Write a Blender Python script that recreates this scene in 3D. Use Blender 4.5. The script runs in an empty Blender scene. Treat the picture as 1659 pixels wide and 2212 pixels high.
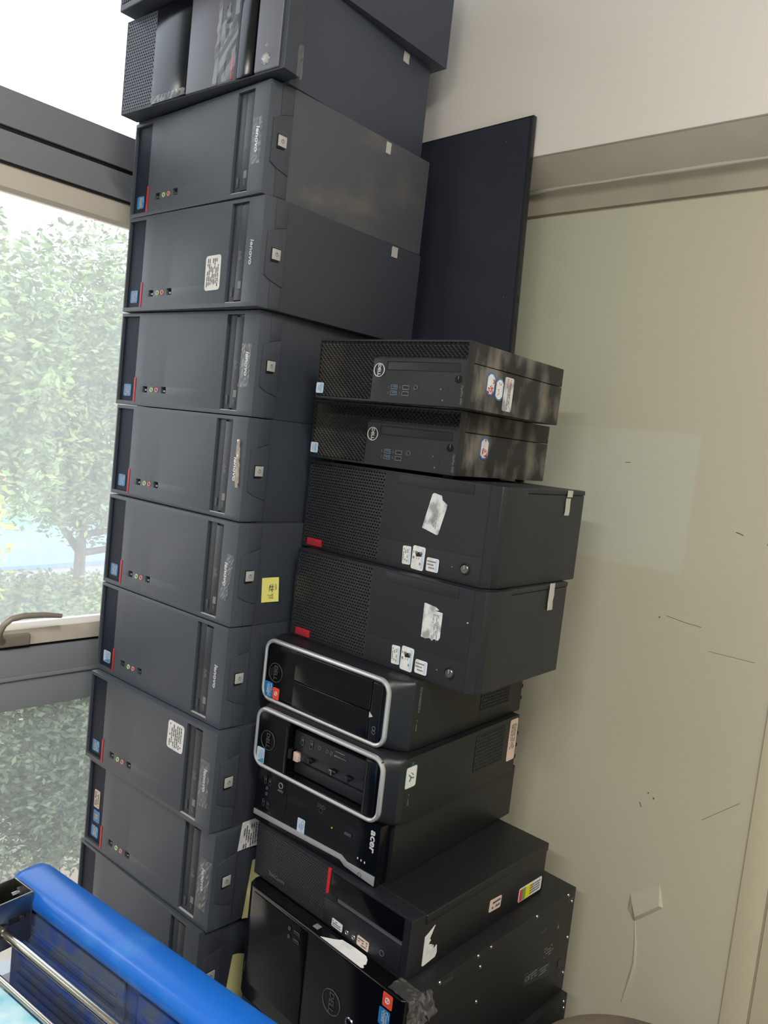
import bpy, bmesh, math, random
import numpy as np
from mathutils import Vector, Matrix
random.seed(7); rng = np.random.default_rng(7)
ZC = 1.3838            # camera height above the floor (m)
# ---------------------------------------------------------------- camera, sky, lights, exposure
scene = bpy.context.scene
COL = scene.collection
F_PX = 1681.94
rows = [(0.736515, 0.667477, 0.109638), (0.141409, 0.006568, -0.98993), (-0.661475, 0.744602, -0.089549)]
cam = bpy.data.cameras.new('camera'); cam_o = bpy.data.objects.new('camera', cam); COL.objects.link(cam_o)
cam.sensor_fit = 'HORIZONTAL'; cam.sensor_width = 36; cam.lens = 36 * F_PX / 1659
cam.clip_start = 0.02; cam.clip_end = 300
r_, d_, f_ = [Vector(v) for v in rows]
m = Matrix((r_, -d_, -f_)).transposed().to_4x4(); m.translation = (0, 0, ZC)
cam_o.matrix_world = m
scene.camera = cam_o
w = bpy.data.worlds.new('sky'); scene.world = w; w.use_nodes = True
bg = w.node_tree.nodes['Background']; bg.inputs[0].default_value = (0.80, 0.89, 1.0, 1); bg.inputs[1].default_value = 3.4
def lamp(name, kind, loc, energy, col, rot=None, size=None):
    l = bpy.data.lights.new(name, kind); l.energy = energy; l.color = col
    if size: l.shape = 'RECTANGLE'; l.size, l.size_y = size
    o = bpy.data.objects.new(name, l); COL.objects.link(o); o.location = loc
    if rot: o.rotation_euler = rot
    return o
sun = lamp('sun', 'SUN', (6, 0, 12), 3.8, (1, 0.95, 0.86), (math.radians(18), math.radians(48), 0)); sun.data.angle = 0.02
lamp('ceiling_lamp_light', 'AREA', (0.9, -0.3, 2.78), 62, (1.0, 0.965, 0.90), (0, 0, 0), (1.2, 0.25))
lamp('ceiling_lamp_light', 'AREA', (0.3, -2.0, 2.78), 62, (1.0, 0.965, 0.90), (0, 0, 0), (1.2, 0.25))
vs = scene.view_settings; vs.view_transform = 'Standard'; vs.look = 'None'; vs.gamma = 1; vs.use_curve_mapping = False
vs.exposure = 0.0

# ---------------------------------------------------------------- materials
def lin(c):
    return tuple(((x / 255) / 12.92 if x / 255 <= .04045 else ((x / 255 + .055) / 1.055) ** 2.4) for x in c)
def mat(name, rgb, rough=.5, metal=0, noise=0, nscale=40, bump=0, bscale=400, spec=.5, coat=0, rgb2=None, n2=(.45, .65), stretch=None, emit=0):
    M = bpy.data.materials.new(name); M.use_nodes = True; nt = M.node_tree; P = nt.nodes['Principled BSDF']
    c = (*lin(rgb), 1); P.inputs['Base Color'].default_value = c; P.inputs['Roughness'].default_value = rough
    P.inputs['Metallic'].default_value = metal; P.inputs['Specular IOR Level'].default_value = spec
    P.inputs['Coat Weight'].default_value = coat; P.inputs['Coat Roughness'].default_value = .06
    tc = nt.nodes.new('ShaderNodeTexCoord'); src = tc.outputs['Object']
    if stretch:
        mp = nt.nodes.new('ShaderNodeMapping'); mp.inputs['Scale'].default_value = stretch; nt.links.new(src, mp.inputs[0]); src2 = mp.outputs[0]
    else: src2 = src
    if rgb2:
        n = nt.nodes.new('ShaderNodeTexNoise'); n.inputs['Scale'].default_value = nscale; n.inputs['Detail'].default_value = 6; nt.links.new(src2, n.inputs[0])
        r = nt.nodes.new('ShaderNodeValToRGB'); r.color_ramp.elements[0].position = n2[0]; r.color_ramp.elements[1].position = n2[1]
        r.color_ramp.elements[0].color = c; r.color_ramp.elements[1].color = (*lin(rgb2), 1)
        nt.links.new(n.outputs[0], r.inputs[0]); nt.links.new(r.outputs[0], P.inputs['Base Color'])
    if noise:
        n = nt.nodes.new('ShaderNodeTexNoise'); n.inputs['Scale'].default_value = 9; n.inputs['Detail'].default_value = 5; nt.links.new(src, n.inputs[0])
        mr = nt.nodes.new('ShaderNodeMapRange'); mr.inputs[3].default_value = max(rough - noise, .02); mr.inputs[4].default_value = min(rough + noise, 1)
        nt.links.new(n.outputs[0], mr.inputs[0]); nt.links.new(mr.outputs[0], P.inputs['Roughness'])
    if bump:
        n = nt.nodes.new('ShaderNodeTexNoise'); n.inputs['Scale'].default_value = bscale; n.inputs['Detail'].default_value = 2; nt.links.new(src, n.inputs[0])
        b = nt.nodes.new('ShaderNodeBump'); b.inputs['Strength'].default_value = bump; b.inputs['Distance'].default_value = .001
        nt.links.new(n.outputs[0], b.inputs['Height']); nt.links.new(b.outputs[0], P.inputs['Normal'])
    return M
def film(name, rgb, clear=.6, rough=.12, diff=.2):
    """thin clear plastic: transparent + glossy + a little diffuse"""
    M = bpy.data.materials.new(name); M.use_nodes = True; nt = M.node_tree; nt.nodes.clear()
    out = nt.nodes.new('ShaderNodeOutputMaterial'); T = nt.nodes.new('ShaderNodeBsdfTransparent'); G = nt.nodes.new('ShaderNodeBsdfGlossy')
    D = nt.nodes.new('ShaderNodeBsdfDiffuse'); D.inputs[0].default_value = (*lin(rgb), 1); G.inputs[0].default_value = (1, 1, 1, 1); G.inputs[1].default_value = rough
    m1 = nt.nodes.new('ShaderNodeMixShader'); m1.inputs[0].default_value = diff; nt.links.new(T.outputs[0], m1.inputs[1]); nt.links.new(D.outputs[0], m1.inputs[2])
    m2 = nt.nodes.new('ShaderNodeMixShader'); m2.inputs[0].default_value = 1 - clear; nt.links.new(m1.outputs[0], m2.inputs[1]); nt.links.new(G.outputs[0], m2.inputs[2])
    nt.links.new(m2.outputs[0], out.inputs[0]); return M
def dusty_glass(name, dust, tint=(235, 240, 240)):
    M = bpy.data.materials.new(name); M.use_nodes = True; nt = M.node_tree; nt.nodes.clear()
    out = nt.nodes.new('ShaderNodeOutputMaterial'); T = nt.nodes.new('ShaderNodeBsdfTransparent'); T.inputs[0].default_value = (*lin(tint), 1)
    TR = nt.nodes.new('ShaderNodeBsdfTranslucent'); TR.inputs[0].default_value = (.92, .92, .88, 1)
    tc = nt.nodes.new('ShaderNodeTexCoord'); mp = nt.nodes.new('ShaderNodeMapping'); mp.inputs['Scale'].default_value = (1, 6, 1.2)
    n = nt.nodes.new('ShaderNodeTexNoise'); n.inputs['Scale'].default_value = 6; n.inputs['Detail'].default_value = 8
    nt.links.new(tc.outputs['Object'], mp.inputs[0]); nt.links.new(mp.outputs[0], n.inputs[0])
    mr = nt.nodes.new('ShaderNodeMapRange'); mr.inputs[1].default_value = .3; mr.inputs[2].default_value = .7; mr.inputs[3].default_value = dust * .9; mr.inputs[4].default_value = dust * 1.1
    nt.links.new(n.outputs[0], mr.inputs[0])
    m1 = nt.nodes.new('ShaderNodeMixShader'); nt.links.new(mr.outputs[0], m1.inputs[0]); nt.links.new(T.outputs[0], m1.inputs[1]); nt.links.new(TR.outputs[0], m1.inputs[2])
    G = nt.nodes.new('ShaderNodeBsdfGlossy'); G.inputs[1].default_value = .02
    fr = nt.nodes.new('ShaderNodeFresnel'); fr.inputs[0].default_value = 1.3
    m2 = nt.nodes.new('ShaderNodeMixShader'); nt.links.new(fr.outputs[0], m2.inputs[0]); nt.links.new(m1.outputs[0], m2.inputs[1]); nt.links.new(G.outputs[0], m2.inputs[2])
    nt.links.new(m2.outputs[0], out.inputs[0]); return M

MT = dict(
    bezel=mat('charcoal_plastic', (66, 72, 83), .46, spec=.65, noise=.05, bump=.12, bscale=900),
    recess=mat('smoked_recess', (32, 38, 52), .45, spec=.12),
    case=mat('charcoal_sheet_metal', (54, 59, 69), .46, noise=.06, bump=.08, bscale=1200),
    case_worn=mat('scuffed_sheet_metal', (76, 80, 87), .52, rgb2=(104, 99, 98), nscale=7, n2=(.5, .76), noise=.1, stretch=(1, 1, 2.5)),
    pad=mat('charcoal_pad', (60, 65, 75), .42, noise=.04),
    tray=mat('drive_tray', (42, 46, 54), .4),
    dark=mat('black_hole', (9, 9, 10), .6),
    blk=mat('black_plastic', (27, 30, 36), .42, noise=.05),
    blkcase=mat('black_sheet_metal', (21, 23, 27), .45, noise=.07, bump=.1, bscale=1100),
    gloss=mat('piano_black', (7, 8, 11), .13, spec=.35),
    gloss_navy=mat('glossy_navy_black', (9, 12, 19), .16, spec=.4),
    screen=mat('matte_dark_glass', (42, 45, 57), .35, rgb2=(50, 53, 64), nscale=5, n2=(.5, .75), noise=.06),
    red=mat('red_plastic', (196, 32, 44), .4),
    redbadge=mat('red_badge', (176, 30, 48), .4),
    silver=mat('silver_button', (186, 184, 182), .35, metal=.1),
    chrome=mat('brushed_chrome', (200, 203, 208), .18, metal=1),
    tpanel=mat('light_grey_panel', (112, 114, 126), .42, noise=.05), tgrille=mat('grey_grille', (84, 88, 102), .45), tcase=mat('glare_toned_sheet_metal', (64, 70, 84), .5, noise=.06, bump=.08, bscale=1200),  # tcase: glare over the top towers is put into its lighter colour
    stripgrey=mat('silver_painted_plastic', (158, 160, 166), .35, metal=.2), slotgrey=mat('slot_grey', (86, 88, 94), .4),
    twcase=mat('dark_sheet_metal', (37, 40, 46), .5, noise=.07, bump=.1, bscale=1100),
    frame=mat('satin_silver_frame', (200, 203, 208), .28, metal=.6),
    steel=mat('polished_steel', (190, 186, 178), .16, metal=1, noise=.04),
    steel_dark=mat('brushed_steel', (130, 130, 126), .34, metal=1, noise=.08),
    logo=mat('silver_lettering', (215, 218, 222), .3, metal=.5),
    print=mat('grey_print', (120, 122, 124), .6),
    printd=mat('dark_print', (70, 72, 78), .7),
    printw=mat('white_print', (200, 202, 204), .6),
    white=mat('white_label', (226, 226, 226), .55, rgb2=(205, 206, 208), nscale=60, n2=(.5, .7)),
    white_silver=mat('worn_white_label', (214, 214, 216), .5, rgb2=(150, 152, 154), nscale=45, n2=(.45, .6)),
    bluelab=mat('blue_sticker', (28, 118, 184), .35),
    teal=mat('teal_sticker', (70, 150, 170), .35),
    palelab=mat('pale_sticker', (186, 206, 226), .4),
    orange=mat('orange_red_sticker', (226, 78, 56), .4),
    gold=mat('gold_print', (206, 160, 60), .4),
    green_ring=mat('green_ring', (178, 206, 150), .4),
    pink_ring=mat('pink_ring', (214, 130, 136), .4),
    usb_blue=mat('usb_blue', (40, 90, 170), .4),
    metalpin=mat('connector_metal', (150, 150, 152), .3, metal=1),
    yellow=mat('yellow_note', (238, 232, 130), .7),
    paleyellow=mat('pale_yellow_note', (214, 212, 150), .7),
    pen=mat('pen_ink', (60, 50, 50), .7),
    redink=mat('red_ink', (190, 40, 44), .7),
    bluedge=mat('blue_print', (70, 110, 170), .6),
    greenp=mat('green_print', (30, 110, 86), .6),
    pink=mat('pink_seal', (222, 194, 184), .6, rgb2=(206, 192, 172), nscale=70),
    lime=mat('lime_print', (226, 216, 40), .5), magenta=mat('magenta_print', (206, 60, 90), .5), leafp=mat('leaf_print', (110, 160, 70), .5),
    dusty=mat('dust_smeared_black', (40, 39, 39), .62, rgb2=(118, 112, 106), nscale=16, n2=(.46, .68), noise=.1, stretch=(1, 1.3, .8)),
    dusty_mesh=mat('dusty_black_mesh', (58, 59, 62), .42, rgb2=(88, 84, 80), nscale=10, n2=(.5, .8)),
    meshp=mat('black_mesh', (42, 44, 49), .35),
    tape=film('clear_tape', (190, 190, 188), .93, .18, .08),
    tape_brown=film('yellowed_tape', (186, 170, 150), .85, .3, .6),
    tapew=mat('silver_tape', (206, 204, 198), .35, metal=.35, bump=.6, bscale=60),
    bluep=mat('blue_moulded_plastic', (22, 102, 200), .3, rgb2=(60, 128, 206), nscale=18, n2=(.55, .8), noise=.05),
    bluedirty=mat('grimy_blue_plastic', (24, 66, 150), .5, rgb2=(78, 88, 110), nscale=22, n2=(.38, .6), stretch=(1, 1, 1)),
    cyan=mat('cyan_sheet', (90, 188, 214), .35, rgb2=(196, 226, 236), nscale=14, n2=(.4, .6), bump=.6, bscale=22),
    frame_grey=mat('grey_aluminium', (144, 148, 155), .42, noise=.06),
    frame_lit=mat('lit_aluminium', (226, 216, 202), .5),  # light falling on the sash is put into this paler colour
    gasket=mat('rubber_gasket', (22, 22, 24), .6),
    handle=mat('taupe_metal', (156, 147, 137), .38, metal=.15),
    stool=mat('taupe_vinyl', (112, 103, 92), .6, rgb2=(98, 90, 80), nscale=9, bump=.2, bscale=80),
    floor=mat('grey_floor_tile', (168, 168, 166), .5, rgb2=(156, 156, 154), nscale=3),
    beam=mat('white_plaster', (226, 221, 217), .75, bump=.25, bscale=50),
    soffit=mat('grey_plaster', (236, 228, 220), .8, rgb2=(222, 215, 205), nscale=4, bump=.3, bscale=50),
    band=mat('dull_band_paint', (166, 160, 144), .8, rgb2=(154, 149, 134), nscale=5, bump=.3, bscale=50),
    trimw=mat('olive_grey_trim', (186, 180, 156), .7, bump=.3, bscale=60),
    mark=mat('dark_scuff', (70, 64, 56), .8),
    leaf=mat('leaf_green', (88, 112, 66), .5, rgb2=(120, 142, 84), nscale=2.2, n2=(.4, .6)),
    leafy=mat('leaf_yellow_green', (176, 184, 74), .5),
    leafd=mat('leaf_dark_green', (70, 86, 56), .55, rgb2=(96, 112, 72), nscale=2, n2=(.4, .6)),
    bark=mat('bark', (84, 74, 64), .9, bump=.8, bscale=30),
    ground=mat('pale_pavement', (186, 166, 146), .9, rgb2=(150, 142, 120), nscale=.6),
    bwall=mat('pale_green_wall', (112, 150, 132), .8), broof=mat('pale_blue_roof', (118, 156, 196), .6), bwhite=mat('white_paint', (176, 176, 176), .7),
    bred=mat('red_brick_band', (190, 120, 110), .8),
)
glass_mid = dusty_glass('dusty_window_glass', .29, (240, 240, 238)); glass_low = dusty_glass('window_glass', .12, (238, 238, 236))

# wall paint with soft-edged patches of older paint
def wall_mat():
    M = mat('olive_grey_wall_paint', (178, 172, 146), .55, bump=.2, bscale=160)
    nt = M.node_tree; P = nt.nodes['Principled BSDF']; L = nt.links
    g = nt.nodes.new('ShaderNodeNewGeometry'); s = nt.nodes.new('ShaderNodeSeparateXYZ'); L.new(g.outputs['Position'], s.inputs[0])
    n = nt.nodes.new('ShaderNodeTexNoise'); n.inputs['Scale'].default_value = 3.5; n.inputs['Detail'].default_value = 6; L.new(g.outputs['Position'], n.inputs[0])
    base = nt.nodes.new('ShaderNodeMix'); base.data_type = 'RGBA'; base.inputs['A'].default_value = (*lin((188, 183, 162)), 1); base.inputs['B'].default_value = (*lin((178, 174, 156)), 1)
    L.new(n.outputs[0], base.inputs['Factor']); cur = base.outputs['Result']
    def ss(sock, a, b):
        r = nt.nodes.new('ShaderNodeMapRange'); r.interpolation_type = 'SMOOTHSTEP'; r.inputs[1].default_value = a; r.inputs[2].default_value = b; L.new(sock, r.inputs[0]); return r.outputs[0]
    def mul(a, b):
        q = nt.nodes.new('ShaderNodeMath'); q.operation = 'MULTIPLY'
        for i, v in enumerate((a, b)):
            if isinstance(v, float): q.inputs[i].default_value = v
            else: L.new(v, q.inputs[i])
        return q.outputs[0]
    for (x0, x1, z0, z1, e, col, k) in [(-.83, -.492, ZC - .17, ZC + .07, .004, (186, 190, 176), .65), (-.95, -.655, ZC + .03, ZC + .47, .03, (172, 178, 158), .5), (-.60, -.36, ZC - .50, ZC - .17, .06, (176, 170, 150), .4)]:
        f = mul(mul(ss(s.outputs[0], x0 - e, x0 + e), ss(s.outputs[0], x1 + e, x1 - e)), mul(mul(ss(s.outputs[2], z0 - e, z0 + e), ss(s.outputs[2], z1 + e, z1 - e)), float(k)))
        mx = nt.nodes.new('ShaderNodeMix'); mx.data_type = 'RGBA'; L.new(f, mx.inputs['Factor']); L.new(cur, mx.inputs['A']); mx.inputs['B'].default_value = (*lin(col), 1); cur = mx.outputs['Result']
    L.new(cur, P.inputs['Base Color']); return M
MT['wall'] = wall_mat()

# ---------------------------------------------------------------- mesh helpers
def link(name, me, m, parent=None, loc=None, rot=None):
    o = bpy.data.objects.new(name, me); COL.objects.link(o)
    if m is not None:
        me.materials.clear(); me.materials.append(MT[m] if isinstance(m, str) else m)
    if parent: o.parent = parent
    if loc is not None: o.location = loc
    if rot is not None: o.rotation_euler = rot
    return o
def empty(name, loc, rz, label, cat, group=None):
    o = bpy.data.objects.new(name, None); COL.objects.link(o); o.location = loc; o.rotation_euler = (0, 0, rz); o.empty_display_size = .05
    return tag(o, label, cat, group)
def tag(o, label, cat, group=None):
    o['label'] = label; o['category'] = cat
    if group: o['group'] = group
    return o
def lab(o, t): o['label'] = t; return o
class MB:
    def __init__(s): s.v = []; s.f = []
    def add(s, v, f):
        n = len(s.v); s.v += [tuple(p) for p in v]; s.f += [tuple(i + n for i in q) for q in f]; return s
    def box(s, x0, x1, y0, y1, z0, z1):
        return s.add([(x0, y0, z0), (x1, y0, z0), (x1, y1, z0), (x0, y1, z0), (x0, y0, z1), (x1, y0, z1), (x1, y1, z1), (x0, y1, z1)],
                     [(3, 2, 1, 0), (4, 5, 6, 7), (0, 1, 5, 4), (1, 2, 6, 5), (2, 3, 7, 6), (3, 0, 4, 7)])
    def prism(s, pts, o, ex, ey, th):
        """polygon pts (2-D) in the frame o,ex,ey, thickened by th along ex x ey"""
        o, ex, ey = Vector(o), Vector(ex), Vector(ey); n = ex.cross(ey); k = len(pts)
        a = [o + ex * p[0] + ey * p[1] for p in pts]; b = [q + n * th for q in a]
        ar = sum(pts[i][0] * pts[(i + 1) % k][1] - pts[(i + 1) % k][0] * pts[i][1] for i in range(k))
        fs = [tuple(range(k))[::-1], tuple(range(k, 2 * k))] + [(i, (i + 1) % k, k + (i + 1) % k, k + i) for i in range(k)]
        if ar < 0: fs = [q[::-1] for q in fs]
        return s.add(a + b, fs)
    def cyl(s, c, ax, r, h, n=20, r2=None):
        ax = Vector(ax).normalized(); u = ax.orthogonal().normalized(); v = ax.cross(u); c = Vector(c); r2 = r if r2 is None else r2
        A = [c + (u * math.cos(t) + v * math.sin(t)) * r for t in [2 * math.pi * i / n for i in range(n)]]
        B = [c + ax * h + (u * math.cos(t) + v * math.sin(t)) * r2 for t in [2 * math.pi * i / n for i in range(n)]]
        return s.add(A + B, [tuple(range(n))[::-1], tuple(range(n, 2 * n))] + [(i, (i + 1) % n, n + (i + 1) % n, n + i) for i in range(n)])
    def ring(s, c, ax, r, t, n=28, k=6):
        ax = Vector(ax).normalized(); u = ax.orthogonal().normalized(); v = ax.cross(u); c = Vector(c); V = []
        for i in range(n):
            a = 2 * math.pi * i / n; d = u * math.cos(a) + v * math.sin(a)
            for j in range(k):
                b = 2 * math.pi * j / k; V.append(c + d * (r + t * math.cos(b)) + ax * t * math.sin(b))
        return s.add(V, [(i * k + j, ((i + 1) % n) * k + j, ((i + 1) % n) * k + (j + 1) % k, i * k + (j + 1) % k) for i in range(n) for j in range(k)])
    def tube(s, pts, r, k=8, cap=True):
        pts = [Vector(p) for p in pts]; V = []; n = len(pts); up = None
        for i, p in enumerate(pts):
            t = (pts[min(i + 1, n - 1)] - pts[max(i - 1, 0)]).normalized()
            up = (t.orthogonal() if up is None else (up - t * up.dot(t))).normalized(); w_ = t.cross(up)
            rr = r[i] if isinstance(r, (list, tuple)) else r
            V += [p + (up * math.cos(2 * math.pi * j / k) + w_ * math.sin(2 * math.pi * j / k)) * rr for j in range(k)]
        F = [(i * k + j, i * k + (j + 1) % k, (i + 1) * k + (j + 1) % k, (i + 1) * k + j) for i in range(n - 1) for j in range(k)]
        if cap: F += [tuple(range(k))[::-1], tuple(range((n - 1) * k, n * k))]
        return s.add(V, F)
    def mesh(s, name, bevel=0, seg=2, smooth=False):
        me = bpy.data.meshes.new(name); me.from_pydata(s.v, [], s.f)
        if bevel:
            bm = bmesh.new(); bm.from_mesh(me); bmesh.ops.remove_doubles(bm, verts=bm.verts, dist=1e-6)
            bmesh.ops.recalc_face_normals(bm, faces=bm.faces)
            es = [e for e in bm.edges if len(e.link_faces) == 2 and e.calc_face_angle(0) > .5]
            bmesh.ops.bevel(bm, geom=es, offset=bevel, segments=seg, profile=.6, affect='EDGES', clamp_overlap=True)
            bm.to_mesh(me); bm.free(); smooth = True
        if smooth:
            me.shade_smooth(); me.set_sharp_from_angle(angle=.7)
        return me
    def build(s, name, m, parent=None, bevel=0, seg=2, smooth=False, **k): return link(name, s.mesh(name, bevel, seg, smooth), m, parent, **k)
def rbox(name, m, parent, x0, x1, y0, y1, z0, z1, bevel=.001, seg=2): return MB().box(x0, x1, y0, y1, z0, z1).build(name, m, parent, bevel, seg)
_tc = {}
def text_data(t, bold=0, shear=0):
    key = (t, bold, shear)
    if key not in _tc:
        c = bpy.data.curves.new('t', 'FONT'); c.body = t; c.size = 1; c.extrude = 0; c.offset = bold; c.shear = shear; c.resolution_u = 3
        c.align_x = 'CENTER'; c.align_y = 'CENTER'
        o = bpy.data.objects.new('t', c); me = o.to_mesh()
        v = [tuple(p.co) for p in me.vertices]; f = [tuple(p.vertices) for p in me.polygons]
        o.to_mesh_clear(); bpy.data.objects.remove(o); bpy.data.curves.remove(c); _tc[key] = (v, f)
    return _tc[key]
FR = ((1, 0, 0), (0, 0, 1)); FCW = ((0, 0, -1), (1, 0, 0)); SD = ((0, 1, 0), (0, 0, 1)); SCW = ((0, 0, -1), (0, 1, 0)); TP = ((1, 0, 0), (0, 1, 0))
def put_text(mb, t, o, fr, size, bold=0, shear=0, sx=1, th=0):
    v, f = text_data(t, bold, shear); ex, ey = Vector(fr[0]), Vector(fr[1]); n = ex.cross(ey); o = Vector(o)
    P = [o + ex * p[0] * size * sx + ey * p[1] * size + n * th for p in v]; mb.add(P, f)
    if th:
        # side walls through the boundary edges give the letters real depth
        ec = {}
        for q in f:
            for a, b in zip(q, q[1:] + q[:1]): ec[(a, b)] = ec.get((a, b), 0) + 1
        k = len(mb.v); base = [p - n * th for p in P]; mb.v += [tuple(p) for p in base]; st = k - len(P)
        for (a, b) in ec:
            if (b, a) not in ec: mb.f.append((st + b, st + a, k + a, k + b))
    return mb
def rows_print(mb, o, fr, w_, h_, nr, seed=0, fill=.75, off=.0003):
    """rows of tiny bars standing for print too small to read"""
    R = random.Random(seed); ex, ey = Vector(fr[0]), Vector(fr[1]); n = ex.cross(ey); o = Vector(o) + n * off
    for i in range(nr):
        y = h_ / 2 - (i + .5) * h_ / nr; x = -w_ / 2
        while x < w_ / 2 - w_ * .06:
            l = w_ * R.uniform(.05, .2); l = min(l, w_ / 2 - x)
            if R.random() < fill:
                t = h_ / nr * .22
                P = [o + ex * a + ey * b for a, b in ((x, y - t), (x + l, y - t), (x + l, y + t), (x, y + t))]; mb.add(P, [(0, 1, 2, 3)])
            x += l + w_ * .025
    return mb
def patch(name, m, parent, o, fr, w_, h_, th=.0004, ang=0, cut=0):
    """a flat sticker; rounded a little at its corners"""
    c, s = math.cos(ang), math.sin(ang); r = min(w_, h_) * (.12 if not cut else cut); pts = []
    for (cx, cy, a0) in ((w_ / 2 - r, h_ / 2 - r, 0), (-w_ / 2 + r, h_ / 2 - r, 90), (-w_ / 2 + r, -h_ / 2 + r, 180), (w_ / 2 - r, -h_ / 2 + r, 270)):
        for k in (0, 45, 90):
            a = math.radians(a0 + k); pts.append((cx + r * math.cos(a), cy + r * math.sin(a)))
    pts = [(p[0] * c - p[1] * s, p[0] * s + p[1] * c) for p in pts]
    return MB().prism(pts, o, fr[0], fr[1], th).build(name, m, parent)
def slab(xs0, xs1, zs0, zs1, y0, y1, rec, cx=0, slope=None):
    """a solid front panel whose front has recessed rectangles rec = [(x0,x1,z0,z1,depth)]"""
    xs = sorted({round(v, 6) for v in [xs0, xs1] + [q for r in rec for q in r[:2]]}); zs = sorted({round(v, 6) for v in [zs0, zs1] + [q for r in rec for q in r[2:4]]})
    def dep(i, j):
        if i < 0 or j < 0 or i >= len(xs) - 1 or j >= len(zs) - 1: return None
        mx, mz = (xs[i] + xs[i + 1]) / 2, (zs[j] + zs[j + 1]) / 2; d = 0
        for r in rec:
            if r[0] < mx < r[1] and r[2] < mz < r[3]: d = r[4]
        return d
    mb = MB(); nx, nz = len(xs) - 1, len(zs) - 1
    def P(x, y, z): return (x + (cx if (x >= xs1 - 1e-6 and y >= y1 - 1e-6) else 0), y, z)
    for i in range(nx):
        for j in range(nz):
            d = dep(i, j); a, b, c, e = xs[i], xs[i + 1], zs[j], zs[j + 1]; y = y0 + d
            mb.add([(a, y, c), (b, y, c), (b, y, e), (a, y, e)], [(0, 1, 2, 3)])
            mb.add([P(a, y1, c), P(b, y1, c), P(b, y1, e), P(a, y1, e)], [(3, 2, 1, 0)])
            dr = dep(i + 1, j)
            if dr is not None and abs(dr - d) > 1e-7:
                q = [(b, y, c), (b, y0 + dr, c), (b, y0 + dr, e), (b, y, e)]; mb.add(q, [(0, 1, 2, 3)])
            dt = dep(i, j + 1)
            if dt is not None and abs(dt - d) > 1e-7:
                q = [(a, y, e), (b, y, e), (b, y0 + dt, e), (a, y0 + dt, e)]; mb.add(q, [(0, 1, 2, 3)])
            if i == 0: mb.add([(a, y, c), (a, y, e), P(a, y1, e), P(a, y1, c)], [(0, 1, 2, 3)])
            if i == nx - 1: mb.add([(b, y, c), P(b, y1, c), P(b, y1, e), (b, y, e)], [(0, 1, 2, 3)])
            if j == 0: mb.add([(a, y, c), P(a, y1, c), P(b, y1, c), (b, y, c)], [(0, 1, 2, 3)])
            if j == nz - 1: mb.add([(a, y, e), (b, y, e), P(b, y1, e), P(a, y1, e)], [(0, 1, 2, 3)])
    return mb
def slab_mesh(name, mb, bevel=.0008, seg=2):
    me = bpy.data.meshes.new(name); me.from_pydata(mb.v, [], mb.f); bm = bmesh.new(); bm.from_mesh(me)
    bmesh.ops.remove_doubles(bm, verts=bm.verts, dist=1e-6); bmesh.ops.recalc_face_normals(bm, faces=bm.faces)
    es = [e for e in bm.edges if len(e.link_faces) == 2 and e.calc_face_angle(0) > .5]
    bmesh.ops.bevel(bm, geom=es, offset=bevel, segments=seg, profile=.6, affect='EDGES', clamp_overlap=True)
    bm.to_mesh(me); bm.free(); me.shade_smooth(); me.set_sharp_from_angle(angle=.7); return me
def perf(x0, x1, z0, z1, px, pz, rx, rz, o=(0, 0, 0), fr=FR, depth=.0015, clip=None):
    """a perforated sheet: rows of six-sided holes with real walls"""
    ex, ey = Vector(fr[0]), Vector(fr[1]); n = ex.cross(ey); o = Vector(o); mb = MB()
    nx = max(1, round((x1 - x0) / px)); nz = max(1, round((z1 - z0) / pz)); px = (x1 - x0) / nx; pz = (z1 - z0) / nz
    def W(a, b, d=0): return o + ex * a + ey * b - n * d
    for j in range(nz):
        zc = z0 + (j + .5) * pz; off = px / 2 if j % 2 else 0
        if off:
            for a, b in ((x0, x0 + off), (x1 - off, x1)): mb.add([W(a, zc - pz / 2), W(b, zc - pz / 2), W(b, zc + pz / 2), W(a, zc + pz / 2)], [(0, 1, 2, 3)])
        for i in range(nx - (1 if off else 0)):
            xc = x0 + off + (i + .5) * px
            if clip and not clip(xc, zc):
                mb.add([W(xc - px / 2, zc - pz / 2), W(xc + px / 2, zc - pz / 2), W(xc + px / 2, zc + pz / 2), W(xc - px / 2, zc + pz / 2)], [(0, 1, 2, 3)]); continue
            O = [(xc + px / 2, zc), (xc + px / 2, zc + pz / 2), (xc, zc + pz / 2), (xc - px / 2, zc + pz / 2), (xc - px / 2, zc), (xc - px / 2, zc - pz / 2), (xc, zc - pz / 2), (xc + px / 2, zc - pz / 2)]
            H = [(xc + rx * math.cos(t), zc + rz * math.sin(t)) for t in [math.pi / 4 * k for k in range(8)]]
            mb.add([W(*p) for p in O] + [W(*p) for p in H] + [W(*p, depth) for p in H],
                   [(k, (k + 1) % 8, 8 + (k + 1) % 8, 8 + k) for k in range(8)] + [(8 + k, 8 + (k + 1) % 8, 16 + (k + 1) % 8, 16 + k) for k in range(8)])
    return mb
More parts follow.
